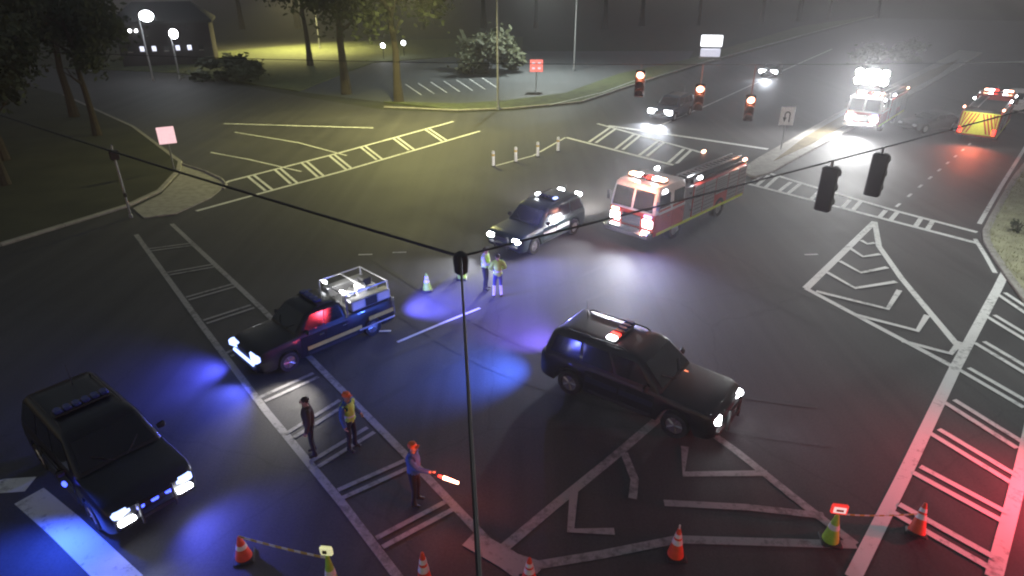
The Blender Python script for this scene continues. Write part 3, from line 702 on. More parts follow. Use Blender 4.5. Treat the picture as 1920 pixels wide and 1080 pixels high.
# patrol car just right of the frame whose red strobes wash the crosswalk
c9 = car('patrol_car', 'patrol SUV with red roof strobes beside the red washed crosswalk', 'patrol car', (15.2, 9.6, 0), R(228), 'black', 'suv', bar=['e_red'] * 6, push=True)
lamp('strobe_light', 'SPOT', (.6, -1.1, 1.5), 1500, (1, .05, .09), c9, (1.0, -3.4, 0), .15, 100, 1)
lamp('strobe_light', 'SPOT', (2.7, -.5, .9), 800, (1, .06, .1), c9, (4.6, -1.8, 0), .15, 110, 1)

# ================================================================== CONES, TAPE, POSTS
def cone(label, p, col='cone', h=.9, tip=None, collars=2, base='trim', rz=0.0, group=None, tilt=0):
    root = empty('traffic_cone', p, rz, label, 'traffic cone', group)
    if tilt: root.rotation_euler = (tilt, 0, rz)
    MB().box((0, 0, .025), (.42, .42, .05), 0, .02).build('base', base, root)
    MB().lathe([(.17, .05), (.165, .09), (.035, h - .02), (.025, h)], 18).build('body', col, root)
    for k in range(collars):
        z0 = h * (.5 + .22 * k); z1 = z0 + h * (.15 if k == 0 else .11)
        r = lambda z: .165 - (.13) * (z - .09) / (h - .11) + .006
        MB().lathe([(r(z0), z0), (r(z1), z1)], 18).build('collar', 'coll', root)
    if tip == 'lamp':
        t = MB().box((0, 0, h + .12), (.07, .26, .2), 0, .03).build('warning_lamp', 'e_cream', root)
        MB().box((-.045, .02, h + .12), (.02, .08, .07), 0).build('lens', 'lensoff', t)
    if tip == 'redbox':
        t = MB().box((0, 0, h + .14), (.06, .34, .24), 0, .03).build('warning_lamp', 'e_redbox', root)
        MB().box((-.038, 0, h + .14), (.02, .24, .14), 0).build('face', 'e_boxface', t)
        MB().box((-.052, 0, h + .14), (.012, .14, .05), 0).build('mark', 'cone', t)
    if tip == 'stick':
        MB().cyl((0, 0, h - .02), (0, 0, h + .1), .02, n=8).build('tip', 'coll', root)
    return root
M['e_cream'] = mat('amber_lamp_case', (.8, .78, .5), .4, emit=(.9, .9, .5), es=.3)
M['e_redbox'] = mat('red_lamp_case', (.7, .08, .06), .4, emit=(1, .05, .04), es=.4)
M['e_boxface'] = mat('pale_lamp_face', (.8, .7, .7), .4, emit=(1, .7, .68), es=.4)
cone('small red cone whose tip carries the tape by the blue lit patrol SUV', G(458, 1046), h=.62, collars=1, rz=.3)
cone('tall lime cone with a pale square lamp holding the end of the tape', G(626, 1112), 'lime', 1.05, 'lamp', 1, rz=R(84))
cone('orange cone with white collars inside the ladder crosswalk', G(797, 1100), h=.95, collars=2)
cone('orange cone with a pale tip at the lower corner of the dim gore', G(992, 1094), h=.72, collars=2)
cone('orange cone standing on the line of the dim gore triangle', G(1266, 1042), h=.78, collars=2, tip='stick')
cone('lime cone topped by a red framed lamp box', G(1556, 1014), 'lime', .78, 'redbox', 1, rz=R(80))
cone('orange and white cone leaning over on the red washed crosswalk', G(1716, 1004) + Vector((0, 0, .05)), h=.72, collars=2, rz=R(-35), tilt=R(-24))
cone('small lime cone out on the asphalt ahead of the two hi-vis people', G(801, 544), 'lime', .72, None, 2)
cone('lime cone with a tall white collar beside the cable joint box', G(866, 522), 'lime', .85, None, 2)
def tape(label, a, b, n=24, sag=.03, wd=.06):
    pts = [a.lerp(b, i / n) - Vector((0, 0, sag * 4 * (i / n) * (1 - i / n))) for i in range(n + 1)]
    root = empty('barrier_tape', (0, 0, 0), 0, label, 'tape')
    for i in range(n):
        p, q = pts[i], pts[i + 1]
        MB().loft([[(p.x, p.y + e, p.z + f) for e, f in ((-.004, -wd / 2), (.004, -wd / 2), (.004, wd / 2), (-.004, wd / 2))], [(q.x, q.y + e, q.z + f) for e, f in ((-.004, -wd / 2), (.004, -wd / 2), (.004, wd / 2), (-.004, wd / 2))]]).build('segment', 'coll' if i % 2 else 'gold', root, smooth=0)
    return root
tape('striped tape strung between the small red cone and the tall lime cone', G(458, 1046) + Vector((0, 0, .62)), G(626, 1112) + Vector((0, -.02, 1.0)), 14)
tape('thin tape strung from the red lamp box to the leaning cone', G(1556, 1014) + Vector((.05, 0, .78)), G(1716, 1004) + Vector((-.12, -.02, .66)), 16, .05, .035)
for i, (x, y) in enumerate(((925, 312), (967, 304), (1008, 294), (1046, 284))):
    p = G(x, y); r_ = empty('delineator_post', p, 0, 'white flexible delineator post in a row on the junction\'s far line', 'post', 'delineator posts on the far line')
    MB().lathe([(.17, 0), (.16, .04), (.1, .07)], 14).build('base', 'trim', r_)
    MB().lathe([(.1, .05), (.1, .95), (.06, 1.0)], 12).build('tube', 'coll', r_)
    MB().lathe([(.106, .68), (.106, .8)], 12).build('band', 'gold', r_)

# ================================================================== SIGNALS, CABLES, POLES
def signal(p, face, lit=None, label='', h=1.07, back=True, group=None):
    root = empty('traffic_signal', p, face, label, 'traffic signal', group)          # +x = facing, hangs below p
    MB().box((0, 0, -h / 2 - .15), (.2, .36, h), 0, .03).build('housing', 'housing', root)
    MB().cyl((0, 0, .02), (0, 0, -.17), .03, n=8).build('hanger', 'galv', root)
    for k in range(3):
        z = -.15 - h * (k + .5) / 3
        on = (k == 0 and lit)
        ln = MB().lathe([(.001, .03), (.07, .025), (.135, 0), (.135, -.02)], 16)
        o = ln.build('lens', lit if on else 'lensoff', root, (.115, 0, z)); o.rotation_euler = (0, R(90), 0)
        v = MB(); n = 12; vs = []; fs = []
        for i in range(n + 1):
            a = R(-20 + 220 * i / n); vs += [(.1, .155 * math.cos(a), z + .155 * math.sin(a)), (.34, .15 * math.cos(a), z + .15 * math.sin(a) - .02), (.34, .162 * math.cos(a), z + .162 * math.sin(a) - .02), (.1, .167 * math.cos(a), z + .167 * math.sin(a))]
        for i in range(n):
            for j in range(4): fs.append((i * 4 + j, i * 4 + (j + 1) % 4, i * 4 + 4 + (j + 1) % 4, i * 4 + 4 + j))
        v.add(vs, fs).build('visor', 'housing', root)
    return root
def timber_pole(label, p, h, r=.17):
    root = empty('utility_pole', p, 0, label, 'pole')
    MB().lathe([(r, -.1), (r * .95, h * .4), (r * .72, h), (r * .5, h + .05)], 14).build('shaft', 'wood', root)
    MB().box((0, 0, h - .5), (.3, .3, .12), 0, .02).build('clamp', 'galv', root)
    return root
PL = Vector((-25.2, 28.2, 0)); PR = Vector((25.5, 24, 0)); PC = Vector((.55, -.6, 0))
timber_pole('timber pole carrying the junction cables at the dark left verge', PL, 9.2)
timber_pole('timber pole carrying the junction cables on the grassy corner', PR, 9.2)
timber_pole('timber pole holding the near end of the junction cable', PC, 10.2, .16)
J = Vector((-.9, 10.3, 6.55))
def cable(label, a, b, r=.018, sag=.15, n=20):
    pts = [a.lerp(b, i / n) - Vector((0, 0, sag * 4 * (i / n) * (1 - i / n))) for i in range(n + 1)]
    o = MB().tube(pts, r, 6).build('span_cable', 'wire'); tag(o, label, 'cable'); return o
cable('thick black cable running from the joint box to the left pole', J, PL + Vector((.1, 0, 6.6)), .03, .12)
cable('thick black cable dropping from the joint box to the near pole', J, Vector((.1, -.5, 8.1)), .02, .05)
cable('black span cable carrying two dark signals seen from behind', J, PR + Vector((-.1, 0, 8.5)), .022, .1)
S1 = PL + Vector((.15, 0, 8.3)); S2 = PR + Vector((-.15, 0, 8.3))
cable('thin span cable carrying three red signals', S1, S2, .012, .45, 30)
jb = empty('cable_joint', J, 0, 'small black joint box where the overhead cables meet', 'joint box')
MB().lathe([(.03, .1), (.12, .04), (.14, -.06), (.12, -.3), (.04, -.36)], 12).build('box', 'wire', jb)
MB().cyl((0, 0, -.3), (0, 0, -.48), .02, n=8).build('drip_tail', 'wire', jb)
def on_cable(a, b, t, sag): return a.lerp(b, t) - Vector((0, 0, sag * 4 * t * (1 - t)))
B2 = PR + Vector((-.1, 0, 8.5))
dN = math.atan2(D1.y, D1.x)
for t, l in ((.318, 'dark signal head seen from behind, first on the cable from the joint box'), (.378, 'dark signal head seen from behind, second on the cable from the joint box')):
    signal(on_cable(J, B2, t, .1), dN, None, l)
for x, dz, l in ((4.95, .05, 'red lit signal over the far verge, beside the oncoming car lane'), (7.25, .55, 'red lit signal between the other two on its cable'), (9.2, .95, 'red lit signal over the median nose sign')):
    t = (x - S1.x) / (S2.x - S1.x)
    s_ = signal(on_cable(S1, S2, t, .45) - Vector((0, 0, dz)), R(-105), 'e_redhot', l, 1.0)
    MB().cyl((0, 0, 0), (0, 0, dz), .025, n=8).build('drop_pipe', 'galv', s_)
    lamp('signal_glow', 'POINT', (.45, 0, -.32), 30, (1, .2, .08), s_, size=.1)

def street_lamp(label, p, h, arm, mast='galv', em='e_warm', energy=9000, col=(1, .8, .4), spot=150, r=.11):
    root = empty('street_lamp', p, 0, label, 'street lamp')
    MB().lathe([(r * 1.6, 0), (r * 1.6, .3), (r, .35), (r * .6, h)], 12).build('pole', mast, root)
    a = Vector(arm); e = Vector((a.x, a.y, h + .5))
    MB().tube([(0, 0, h - .4), e * .4 + Vector((0, 0, h * .6 + .1)), e * .8 + Vector((0, 0, (h + .5) * .2)), e], .04, 8).build('arm', mast, root)
    ang = math.atan2(a.y, a.x); d = a.normalized()
    hd = MB().box((e.x + d.x * .3, e.y + d.y * .3, e.z), (.75, .34, .16), ang, .06).build('luminaire', 'galv', root)
    MB().box((e.x + d.x * .34, e.y + d.y * .34, e.z - .1), (.46, .26, .06), ang, .02).build('lens', em, hd)
    lamp('lamp_light', 'SPOT', (e.x + d.x * .34, e.y + d.y * .34, e.z - .2), energy, col, root, (e.x + d.x * 1.5, e.y + d.y * 1.5, 0), .25, spot, .7)
    return root
street_lamp('sodium street lamp on a thin pole beside the parking lot', G(934, 206), 12.5, (-6, -6, 0), em='e_warm', energy=11000, col=(.98, .93, .34), spot=152)
street_lamp('white street lamp arching over the grassy corner', Vector((24.2, 21.5, 0)), 12.0, (-3.0, .4, 0), em='e_white', energy=2500, col=(.94, 1, .95), spot=112)
street_lamp('sodium street lamp behind the lawn trees', G(600, 92), 11, (-2, -2, 0), energy=26000, col=(1, .88, .36), spot=140)
MB_l = street_lamp('white street lamp on the distant left roadside', G(288, 152), 6.5, (1.0, -.6, 0), em='e_white', energy=900, col=(.8, .8, 1), spot=140)
MB().ball((1.3, -.8, 6.85), (.7, .7, .55), 14, 8).build('globe', 'e_white', MB_l)
ml2 = street_lamp('lower white street lamp next to the lit far building', G(338, 150), 4.7, (.5, -.5, 0), em='e_white', energy=500, col=(.8, .8, 1), spot=140)
MB().ball((.75, -.75, 5.0), (.45, .45, .5), 14, 8).build('globe', 'e_white', ml2)

# signs
def post_sign(name, label, p, h, wv, hv, face, frame, ang=R(-90), arrow=False, edge='galv'):
    root = empty(name, p, ang, label, 'sign')
    MB().cyl((0, 0, 0), (0, 0, h), .045, n=10).build('post', 'galv', root)
    b = MB().box((.06, 0, h - hv / 2), (.04, wv, hv), 0, .015).build('panel', face, root)
    if arrow:
        a = MB(); z0 = h - hv * .82
        pts = [(0.09, .16, z0)] + [(.09, .16 * math.cos(R(180 * i / 10)), z0 + hv * .42 + .16 * math.sin(R(180 * i / 10))) for i in range(11)] + [(.09, -.16, z0 + hv * .22)]
        a.tube(pts, .045, 6); a.build('arrow', 'trim', b)
        MB().loft([[(.085, -.16 - .13, z0 + hv * .26), (.085, -.16 + .13, z0 + hv * .26), (.085, -.16, z0)], [(.1, -.16 - .13, z0 + hv * .26), (.1, -.16 + .13, z0 + hv * .26), (.1, -.16, z0)]]).build('arrow_head', 'trim', b, smooth=0)
    return root
M['signface'] = mat('white_sign_sheeting', (.78, .78, .76), .4)
post_sign('road_sign', 'white sign with a black turning arrow at the median nose', G(1463, 284), 3.0, .95, 1.2, 'signface', None, arrow=True)
pk = post_sign('square_sign', 'pink-white reflective square sign on the left corner kerb with glow added', G(328, 322), 2.75, .95, 1.0, 'e_pink', None, ang=R(-60))  # reflective sign without a lamp; its returned light is given as emission
rs = post_sign('lit_sign', 'glowing red sign with pale marks in the far parking lot', G(1005, 168), 3.0, 1.35, 1.2, 'e_redsign', None)
for y in (-.3, .3):
    for z in (2.15, 2.65): MB().box((.09, y, z), (.02, .3, .2), 0).build('mark', 'e_sign2', rs.children[1])
bs = empty('lit_board', G(1330, 112), R(-100), 'bright white lit cabinet sign far up the highway', 'sign')
MB().box((0, 0, 2.5), (.5, 2.9, 1.5), 0, .08).build('upper_face', 'e_sign', bs)
MB().box((0, 0, .95), (.45, 2.7, 1.05), 0, .08).build('lower_face', 'e_sign2', bs)
MB().box((0, 0, .18), (.7, 3.1, .4), 0, .05).build('plinth', 'concrete', bs)
# pedestrian signal post at the left kerb
ps = empty('crossing_post', G(246, 408), R(-50), 'slim steel crossing post at the left kerb', 'crossing post')
MB().lathe([(.1, 0), (.1, .15), (.055, .2), (.05, 3.6), (.02, 3.66)], 12).build('pole', 'galv', ps)
MB().box((.12, 0, 3.2), (.22, .42, .46), 0, .04).build('signal_head', 'housing', ps)
MB().box((.1, 0, 1.2), (.12, .14, .22), 0, .03).build('push_button_box', 'housing', ps)
# bollard lamps / far little lights
for (x, y, l) in ((720, 112, 'small white post lamp left of the second lawn tree'), (758, 106, 'small white post lamp right of the second lawn tree')):
    r_ = empty('post_lamp', G(x, y), 0, l, 'lamp post')
    MB().cyl((0, 0, 0), (0, 0, 1.6), .06, n=8).build('post', 'trim', r_)
    MB().lathe([(.1, 1.6), (.3, 1.75), (.22, 2.1), (.05, 2.2)], 10).build('lantern', 'e_white', r_)
street_lamp('slim pale lamp pole at the back of the parking lot', G(1076, 132), 11.5, (-4, -5, 0), em='e_white', energy=9500, col=(.9, 1, .92), spot=155)

# far lit building
fb_ = empty('far_building', G(318, 126), R(20), 'low dark building with lit windows behind the left street lamps', 'building')
MB().box((0, 6, 2.6), (11, 9, 5.2), 0, .05).build('wall', 'brick', fb_)
rf = MB().prism([(-6, 1.2), (6, 1.2), (6, 10.8), (-6, 10.8)], 5.2, 5.5); rf.loft([[(-6, 1.2, 5.5), (6, 1.2, 5.5), (6, 10.8, 5.5), (-6, 10.8, 5.5)], [(-3.5, 5.4, 7.6), (3.5, 5.4, 7.6), (3.5, 6.6, 7.6), (-3.5, 6.6, 7.6)]])
rf.build('roof', 'roofm', fb_, smooth=0)
for k in range(7):
    wn_ = MB().box((-4.3 + 1.4 * k, 1.5, 2.2), (.5, .08, .6), 0, .02).build('window', 'e_win' if k % 3 else 'glass', fb_)
    MB().box((-4.3 + 1.4 * k, 1.44, 1.84), (.62, .14, .1), 0, .02).build('sill', 'concrete', wn_)
for x in (-3.8, -3.1): MB().box((x, 1.44, 4.4), (.3, .1, .3), 0, .03).build('wall_lamp', 'e_white', fb_)
MB().box((4.9, 1.46, 1.1), (1, .1, 2.2), 0, .02).build('door', 'trim', fb_)

# ================================================================== VEGETATION
def leaf_cloud(rad, n, seed, size=.3, flat=.8, clumps=16, squash=1.0):
    rn = random.Random(seed); m = MB()
    cl = []
    for i in range(clumps):
        while True:
            p = Vector((rn.uniform(-1, 1), rn.uniform(-1, 1), rn.uniform(-1, 1)))
            if .3 < p.length < 1: break
        cl.append((Vector((p.x * rad, p.y * rad, p.z * rad * squash)), rad * rn.uniform(.2, .42)))
    for i in range(n):
        c, r = rn.choice(cl); g = Vector((rn.gauss(0, .5), rn.gauss(0, .5), rn.gauss(0, .5))) * r; p = c + g
        a = Vector((rn.uniform(-1, 1), rn.uniform(-1, 1), rn.uniform(-1, 1))).normalized(); b = a.orthogonal().normalized(); s = size * rn.uniform(.5, 1.3)
        m.add([p - a * s, p + b * s * .5, p + a * s, p - b * s * .5], [(0, 1, 2, 3)])
    return m
def trunk(h, r, seed, limbs=7, spread=2.2, start=.35, lean=0.0):
    rn = random.Random(seed); m = MB()
    pts = [Vector((lean * h * (i / 6) + rn.uniform(-.08, .08) * i / 3, rn.uniform(-.08, .08) * i / 3, h * i / 6 - .15 * (i == 0))) for i in range(7)]
    m.tube(pts, [r * (1.35 if i == 0 else 1 - .13 * i) for i in range(7)], 9)
    for k in range(limbs):
        z = start + (1 - start) * (k + .5) / limbs; a = rn.uniform(0, 6.28); i = int(z * 6); b = pts[min(i, 5)].lerp(pts[min(i + 1, 6)], z * 6 - i)
        ln = spread * rn.uniform(.6, 1.1); e1 = b + Vector((math.cos(a) * ln * .5, math.sin(a) * ln * .5, ln * .35)); e2_ = e1 + Vector((math.cos(a + .3) * ln * .5, math.sin(a + .3) * ln * .5, ln * .5))
        m.tube([b, e1, e2_], [r * .4, r * .25, r * .08], 6)
        m.tube([e1, e1 + Vector((math.cos(a - .9) * ln * .4, math.sin(a - .9) * ln * .4, ln * .4))], [r * .2, r * .05], 5)
    return m
TR = [trunk(8, .24, 3).mesh('trunk'), trunk(10, .3, 8, 9, 3).mesh('trunk'), trunk(7, .2, 11, 6, 2).mesh('trunk')]
CR = [leaf_cloud(3.2, 11000, 21, .17).mesh('crown', 0), leaf_cloud(4.2, 16000, 22, .19, clumps=24).mesh('crown', 0), leaf_cloud(2.6, 8000, 23, .16).mesh('crown', 0)]
for me in TR: me.materials.append(M['bark'])
def tree(label, p, v, s=1.0, rz=0.0, lm='leaf', crown=True, group=None):
    root = empty('tree', p, rz, label, 'tree', group); root.scale = (s, s, s)
    o = bpy.data.objects.new('trunk', TR[v]); COL.objects.link(o); o.parent = root
    if crown:
        me = CR[v]
        key = 'crown' + str(v) + lm
        if key not in MATS:
            c = me.copy(); c.materials.append(M[lm]); MATS[key] = c
        o = bpy.data.objects.new('crown', MATS[key]); COL.objects.link(o); o.parent = root; o.location = (0, 0, (8, 10, 7)[v] * .92)
    return root
tree('bare trunked tree at the near edge of the lawn', G(650, 176), 1, 1.5, 0, 'leaf')
tree('leaning tree where the lawn meets the parking lot', G(748, 192), 0, 1.7, 1.0, 'leaf')
tree('slim tree at the back of the lawn', G(582, 124), 2, 1.9, .4, 'leaf2')
for i, (x, y, v, s) in enumerate([(-40, 34, 1, 1.1), (-33, 41, 0, 1.25), (-29, 35.5, 2, 1.2), (-46, 48, 1, 1.2), (-37, 55, 0, 1.4), (-52, 62, 1, 1.25), (-31, 48, 2, 1.3), (-60, 50, 0, 1.4)]):
    tree('dark tree in the wood behind the left kerb', Vector((x, y, .1)), v, s, i * 1.1, 'leaf', group='dark trees behind the left kerb')
for i in range(13):
    x = -58 + 13 * i + random.uniform(-3, 3); y = 150 + 6 * random.random() + (0 if i < 7 else (i - 6) * 6)
    tree('tall tree in the dark row beyond the parking lot', Vector((x, y, 0)), i % 3, 1.9 + .5 * random.random(), i * .9, 'leaf', group='dark tree row beyond the lot')
def shrub(label, p, rx, h, lm='leaf', seed=1, n=2600):
    root = empty('shrub', p, 0, label, 'shrub')
    m = leaf_cloud(1, n, seed, .12, clumps=14, squash=.8)
    o = m.build('foliage', lm, root, (0, 0, h * .5), smooth=0); o.scale = (rx, rx * .8, h * .62)
    t = MB()
    for k in range(4): t.tube([(0, 0, -.05), (.3 * rx * math.cos(k * 1.6), .3 * rx * math.sin(k * 1.6), h * .5)], [.06, .02], 5)
    t.build('stem', 'bark', root)
    return root
shrub('wide dark bush on the lawn below the far building', G(424, 152), 3.6, 2.6, 'leaf', 5)
shrub('tall olive bush at the back of the parking lot', G(915, 138), 3.8, 4.6, 'leaf2', 6, 4200)
shrub('small dark shrub on the grassy corner', G(1906, 440) + Vector((0, 0, .12)), .42, .75, 'leaf', 9, 600)
for k, (x, y) in enumerate(((1620, 122), (1700, 118))):
    shrub('scrubby bush growing beside the highway past the oncoming cars' if k == 0 else 'scrubby bush on the median behind the floodlights', G(x, y), 2.4, 2.6, 'leaf2', 30 + k)
# turf blades on the grassy corner
def inside(p, poly):
    c = False; n = len(poly)
    for i in range(n):
        a, b = poly[i], poly[(i + 1) % n]
        if (a.y > p.y) != (b.y > p.y) and p.x < (b.x - a.x) * (p.y - a.y) / (b.y - a.y) + a.x: c = not c
    return c
gm = MB(); k = 0
while k < 16000:
    p = Vector((random.uniform(19, 34), random.uniform(15, 42), .12))
    if not inside(p, RI): continue
    k += 1; a = random.uniform(0, 6.28); h = random.uniform(.04, .13); wv = .02
    d = Vector((math.cos(a), math.sin(a), 0)); l = Vector((random.uniform(-.05, .05), random.uniform(-.05, .05), h))
    gm.add([p - d * wv, p + d * wv, p + l], [(0, 1, 2)])
go = gm.build('turf_grass', 'blade', smooth=0); go['kind'] = 'stuff'; go['label'] = 'short pale grass on the right corner'; go['category'] = 'grass'

# ================================================================== PEOPLE
def person(label, p, ang, top='hivis', legs='dark_cloth', hat='orange_cloth', vest=None, shin=None, pose=None, s=1.0, bare_head=False):
    root = empty('person', p, ang, label, 'person'); root.scale = (s, s, s)
    Q = dict(elL=(.02, .27, 1.17), wrL=(.10, .28, .93), elR=(.02, -.27, 1.17), wrR=(.10, -.28, .93), knL=(.03, .11, .5), anL=(-.02, .12, .09), knR=(.03, -.11, .5), anR=(-.02, -.12, .09))
    if pose: Q.update(pose)
    V = []; E_ = []; RD = []; LAB = []
    def vtx(c, r): V.append(Vector(c)); RD.append(r if isinstance(r, tuple) else (r, r)); return len(V) - 1
    def edge(a, b, l): E_.append((a, b)); LAB.append((a, b, l))
    pe = vtx((0, 0, .95), (.14, .115)); wa = vtx((0, 0, 1.1), (.14, .105)); ch = vtx((.01, 0, 1.3), (.17, .125)); nb = vtx((0, 0, 1.46), (.09, .07))
    nk = vtx((.012, 0, 1.53), .052); h1 = vtx((.03, 0, 1.595), (.068, .08)); h2 = vtx((.025, 0, 1.67), (.078, .097)); h3 = vtx((.01, 0, 1.735), (.06, .075))
    edge(pe, wa, 'top'); edge(wa, ch, 'top'); edge(ch, nb, 'top'); edge(nb, nk, 'skin'); edge(nk, h1, 'skin'); edge(h1, h2, 'skin'); edge(h2, h3, 'skin')
    for sd, y in (('L', 1), ('R', -1)):
        sh = vtx((0, y * .19, 1.42), .066); el = vtx(Q['el' + sd], .048); wr = vtx(Q['wr' + sd], .033)
        edge(nb, sh, 'top'); edge(sh, el, 'top'); edge(el, wr, 'top')
        d = (Vector(Q['wr' + sd]) - Vector(Q['el' + sd])).normalized(); ha = vtx(Vector(Q['wr' + sd]) + d * .06, (.04, .028)); edge(wr, ha, 'skin')
        hp = vtx((0, y * .1, .87), .095); kn = vtx(Q['kn' + sd], .064); an = vtx(Q['an' + sd], .046)
        foot = Vector(Q['an' + sd]); to = vtx(foot + Vector((.17, y * .02, -.045)), (.045, .035)); hl = vtx(foot + Vector((-.05, 0, -.05)), (.04, .035))
        edge(pe, hp, 'legs'); edge(hp, kn, 'legs'); edge(kn, an, 'shin'); edge(an, to, 'boot'); edge(an, hl, 'boot')
    me = bpy.data.meshes.new('body'); me.from_pydata([tuple(v) for v in V], E_, [])
    ob = bpy.data.objects.new('tmp_body', me); COL.objects.link(ob)
    ob.modifiers.new('skin', 'SKIN')
    for i, sv in enumerate(me.skin_vertices[0].data): sv.radius = RD[i]; sv.use_root = (i == 0)
    ss = ob.modifiers.new('sub', 'SUBSURF'); ss.levels = 2; ss.render_levels = 2
    dg = bpy.context.evaluated_depsgraph_get(); dg.update()
    bmv = bpy.data.meshes.new_from_object(ob.evaluated_get(dg)); bpy.data.objects.remove(ob)
    lab = []
    for f in bmv.polygons:
        c = f.center; best = None
        for a, b, l in LAB:
            ab = V[b] - V[a]; t = max(0, min(1, (c - V[a]).dot(ab) / ab.length_squared)); dd = (c - V[a] - ab * t).length - .5 * (RD[a][0] * (1 - t) + RD[b][0] * t)
            if best is None or dd < best[0]: best = (dd, l)
        lab.append(best[1])
    names = {'skin': 'skin', 'legs': legs, 'shin': shin or legs, 'boot': 'boot', 'top': top}
    order = list(names)
    vs = [tuple(v.co) for v in bmv.vertices]; fs = [tuple(f.vertices) for f in bmv.polygons]
    nrm = [v.normal.copy() for v in bmv.vertices]
    B = MB(); B.add(vs, fs); mi = [order.index(l) for l in lab]
    def extra(fn):
        n0 = len(B.f); fn(B); mi.extend([0] * (len(B.f) - n0))
    extra(lambda b: b.tube([(.115, 0, 1.69), (.135, 0, 1.655), (.11, 0, 1.64)], [.008, .016, .01], 6))       # nose
    for y in (-1, 1):
        extra(lambda b: b.ball((.02, y * .085, 1.66), (.02, .012, .03), 6, 5))                                # ears
        extra(lambda b: b.ball((.108, y * .033, 1.685), (.012, .016, .01), 6, 5))                             # eyes
    extra(lambda b: b.box((.112, 0, 1.61), (.014, .05, .012)))                                               # mouth
    for sd, y in (('L', 1), ('R', -1)):
        wr = Vector(Q['wr' + sd]); d = (wr - Vector(Q['el' + sd])).normalized(); sdv = d.cross(Vector((0, y, 0)))
        sdv = sdv.normalized() if sdv.length > .1 else Vector((1, 0, 0)); nv = d.cross(sdv).normalized()
        base = wr + d * .075
        for k in range(4):
            o_ = sdv * (-.03 + .02 * k); ln = (.07, .08, .075, .058)[k]
            extra(lambda b: b.tube([base + o_, base + o_ + d * ln * .5 + nv * .006, base + o_ + d * ln * .85 + nv * .03], [.0095, .009, .007], 6))
        extra(lambda b: b.tube([wr + d * .03 + sdv * .03, wr + d * .07 + sdv * .055, wr + d * .1 + sdv * .05 + nv * .015], [.012, .011, .008], 6))
    m2 = B.mesh('body', 60)
    for nme in order: m2.materials.append(M[names[nme]])
    m2.polygons.foreach_set('material_index', mi)
    bo = bpy.data.objects.new('body', m2); COL.objects.link(bo); bo.parent = root
    def shell(nme, pick, off, m):
        keep = [f for f, l, pol in zip(fs, lab, bmv.polygons) if pick(l, pol.center)]
        used = sorted({i for f in keep for i in f}); mp = {i: k for k, i in enumerate(used)}
        sm = MB(); sm.add([Vector(vs[i]) + nrm[i] * off for i in used], [tuple(mp[i] for i in f) for f in keep])
        o = sm.build(nme, m, bo, smooth=60); return o
    shell('jacket', lambda l, c: l == 'top' and c.z > .86, .018, top)
    if vest:
        vo = shell('vest', lambda l, c: l == 'top' and .93 < c.z < 1.47 and abs(c.y) < .2, .03, vest)
        shell('vest_band', lambda l, c: l == 'top' and 1.08 < c.z < 1.16 and abs(c.y) < .2, .036, 'reflect')
    if hat:
        MB().lathe([(.1, 1.685), (.104, 1.72), (.085, 1.765), (.04, 1.785), (.005, 1.79)], 14, (.015, 0, 0)).build('cap', hat, bo)
        MB().box((.12, 0, 1.695), (.1, .13, .014), 0, .005).build('cap_brim', hat, bo)
    else:
        MB().ball((.0, 0, 1.695), (.1, .09, .085), 12, 8).build('hair', 'hair', bo)
    bpy.data.meshes.remove(bmv)
    return root
person('person in a pale hi-vis jacket and dark trousers standing by the teal patrol SUV', G(911, 543), R(-20), 'pale_cloth', 'dark_cloth', None, 'hivis', pose=dict(elR=(.12, -.26, 1.2), wrR=(.32, -.12, 1.18)))
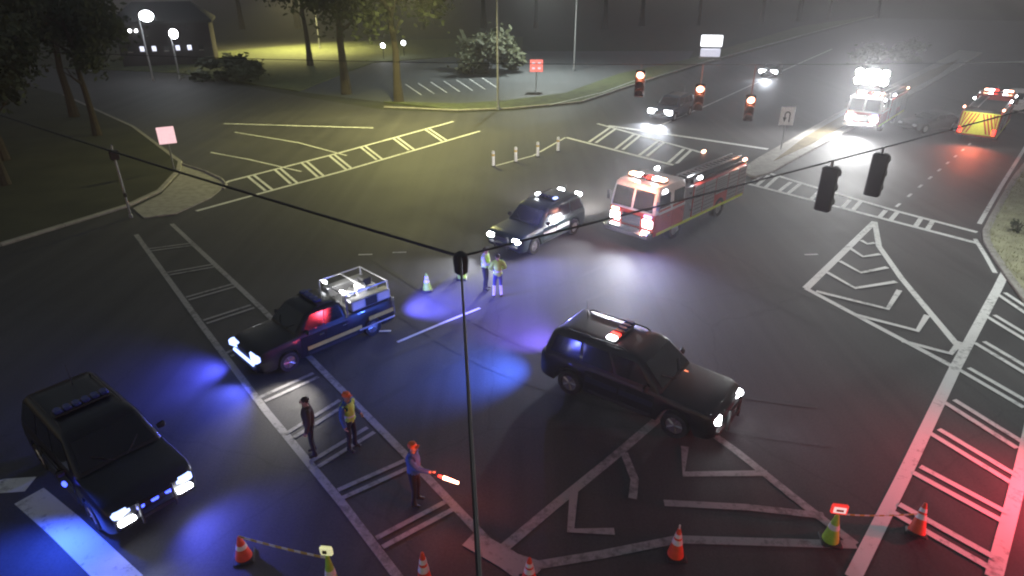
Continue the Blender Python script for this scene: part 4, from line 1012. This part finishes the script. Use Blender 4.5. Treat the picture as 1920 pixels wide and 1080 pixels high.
person('person in a lime jacket and blue trousers with pale shins, back turned', G(934, 557), R(100), 'hivis', 'jeans', None, 'hivis', 'pale_cloth', pose=dict(elL=(.05, .3, 1.18), wrL=(.2, .12, 1.1), elR=(.05, -.3, 1.18), wrR=(.2, -.12, 1.1), knL=(.05, .13, .5), anL=(-.02, .17, .09)))
person('person in a lime vest and orange cap on the ladder crosswalk', G(662, 842), R(-25), 'blue_cloth', 'dark_cloth', 'orange_cloth', 'hivis', pose=dict(elL=(-.05, .28, 1.18), wrL=(.08, .34, .95)))
person('dark clothed person standing inside the ladder crosswalk', G(590, 852), R(200), 'brown_cloth', 'dark_cloth', None, None)
wp = G(781, 944); wa = R(-14)
person('person in a blue jacket and orange cap reaching out a glowing wand', wp, wa, 'blue_cloth', 'dark_cloth', 'orange_cloth', None, pose=dict(elR=(.2, -.24, 1.27), wrR=(.45, -.2, 1.22), elL=(-.08, .27, 1.19), wrL=(-.05, .33, .96)))
hand = wp + Matrix.Rotation(wa, 3, 'Z') @ Vector((.54, -.2, 1.2))
wd_ = empty('traffic_wand', hand, wa + R(-8), 'glowing red and white traffic wand in the outstretched hand', 'wand')
MB().cyl((-.08, 0, 0), (.14, 0, -.02), .018, n=10).build('handle', 'trim', wd_)
MB().cyl((.14, 0, -.02), (.26, 0, -.03), .028, .03, n=12).build('collar', 'e_red', wd_)
MB().cyl((.26, 0, -.03), (.62, 0, -.06), .04, .03, n=12).build('wand_tube', 'e_redhot', wd_)
lamp('wand_glow', 'POINT', (.4, 0, .12), 25, (1, .15, .1), wd_, size=.05)

# ================================================================== HAZE (added for lamp glow)
hz = MB().box((0, 140, 20.5), (540, 400, 43)).build('haze', M['wire'], smooth=0)  # added volume that spreads lamp glow in place of lens bloom
hm = bpy.data.materials.new('glow_haze'); hm.use_nodes = True; hn = hm.node_tree
hn.nodes.remove(hn.nodes['Principled BSDF']); pv = hn.nodes.new('ShaderNodeVolumePrincipled')
pv.inputs['Density'].default_value = .0015; pv.inputs['Color'].default_value = (.92, .92, .95, 1); pv.inputs['Anisotropy'].default_value = .7
hn.links.new(pv.outputs[0], hn.nodes['Material Output'].inputs['Volume'])
hz.data.materials.clear(); hz.data.materials.append(hm)
hz['kind'] = 'stuff'; hz['label'] = 'thin haze added over the whole junction to make the lamps glow'
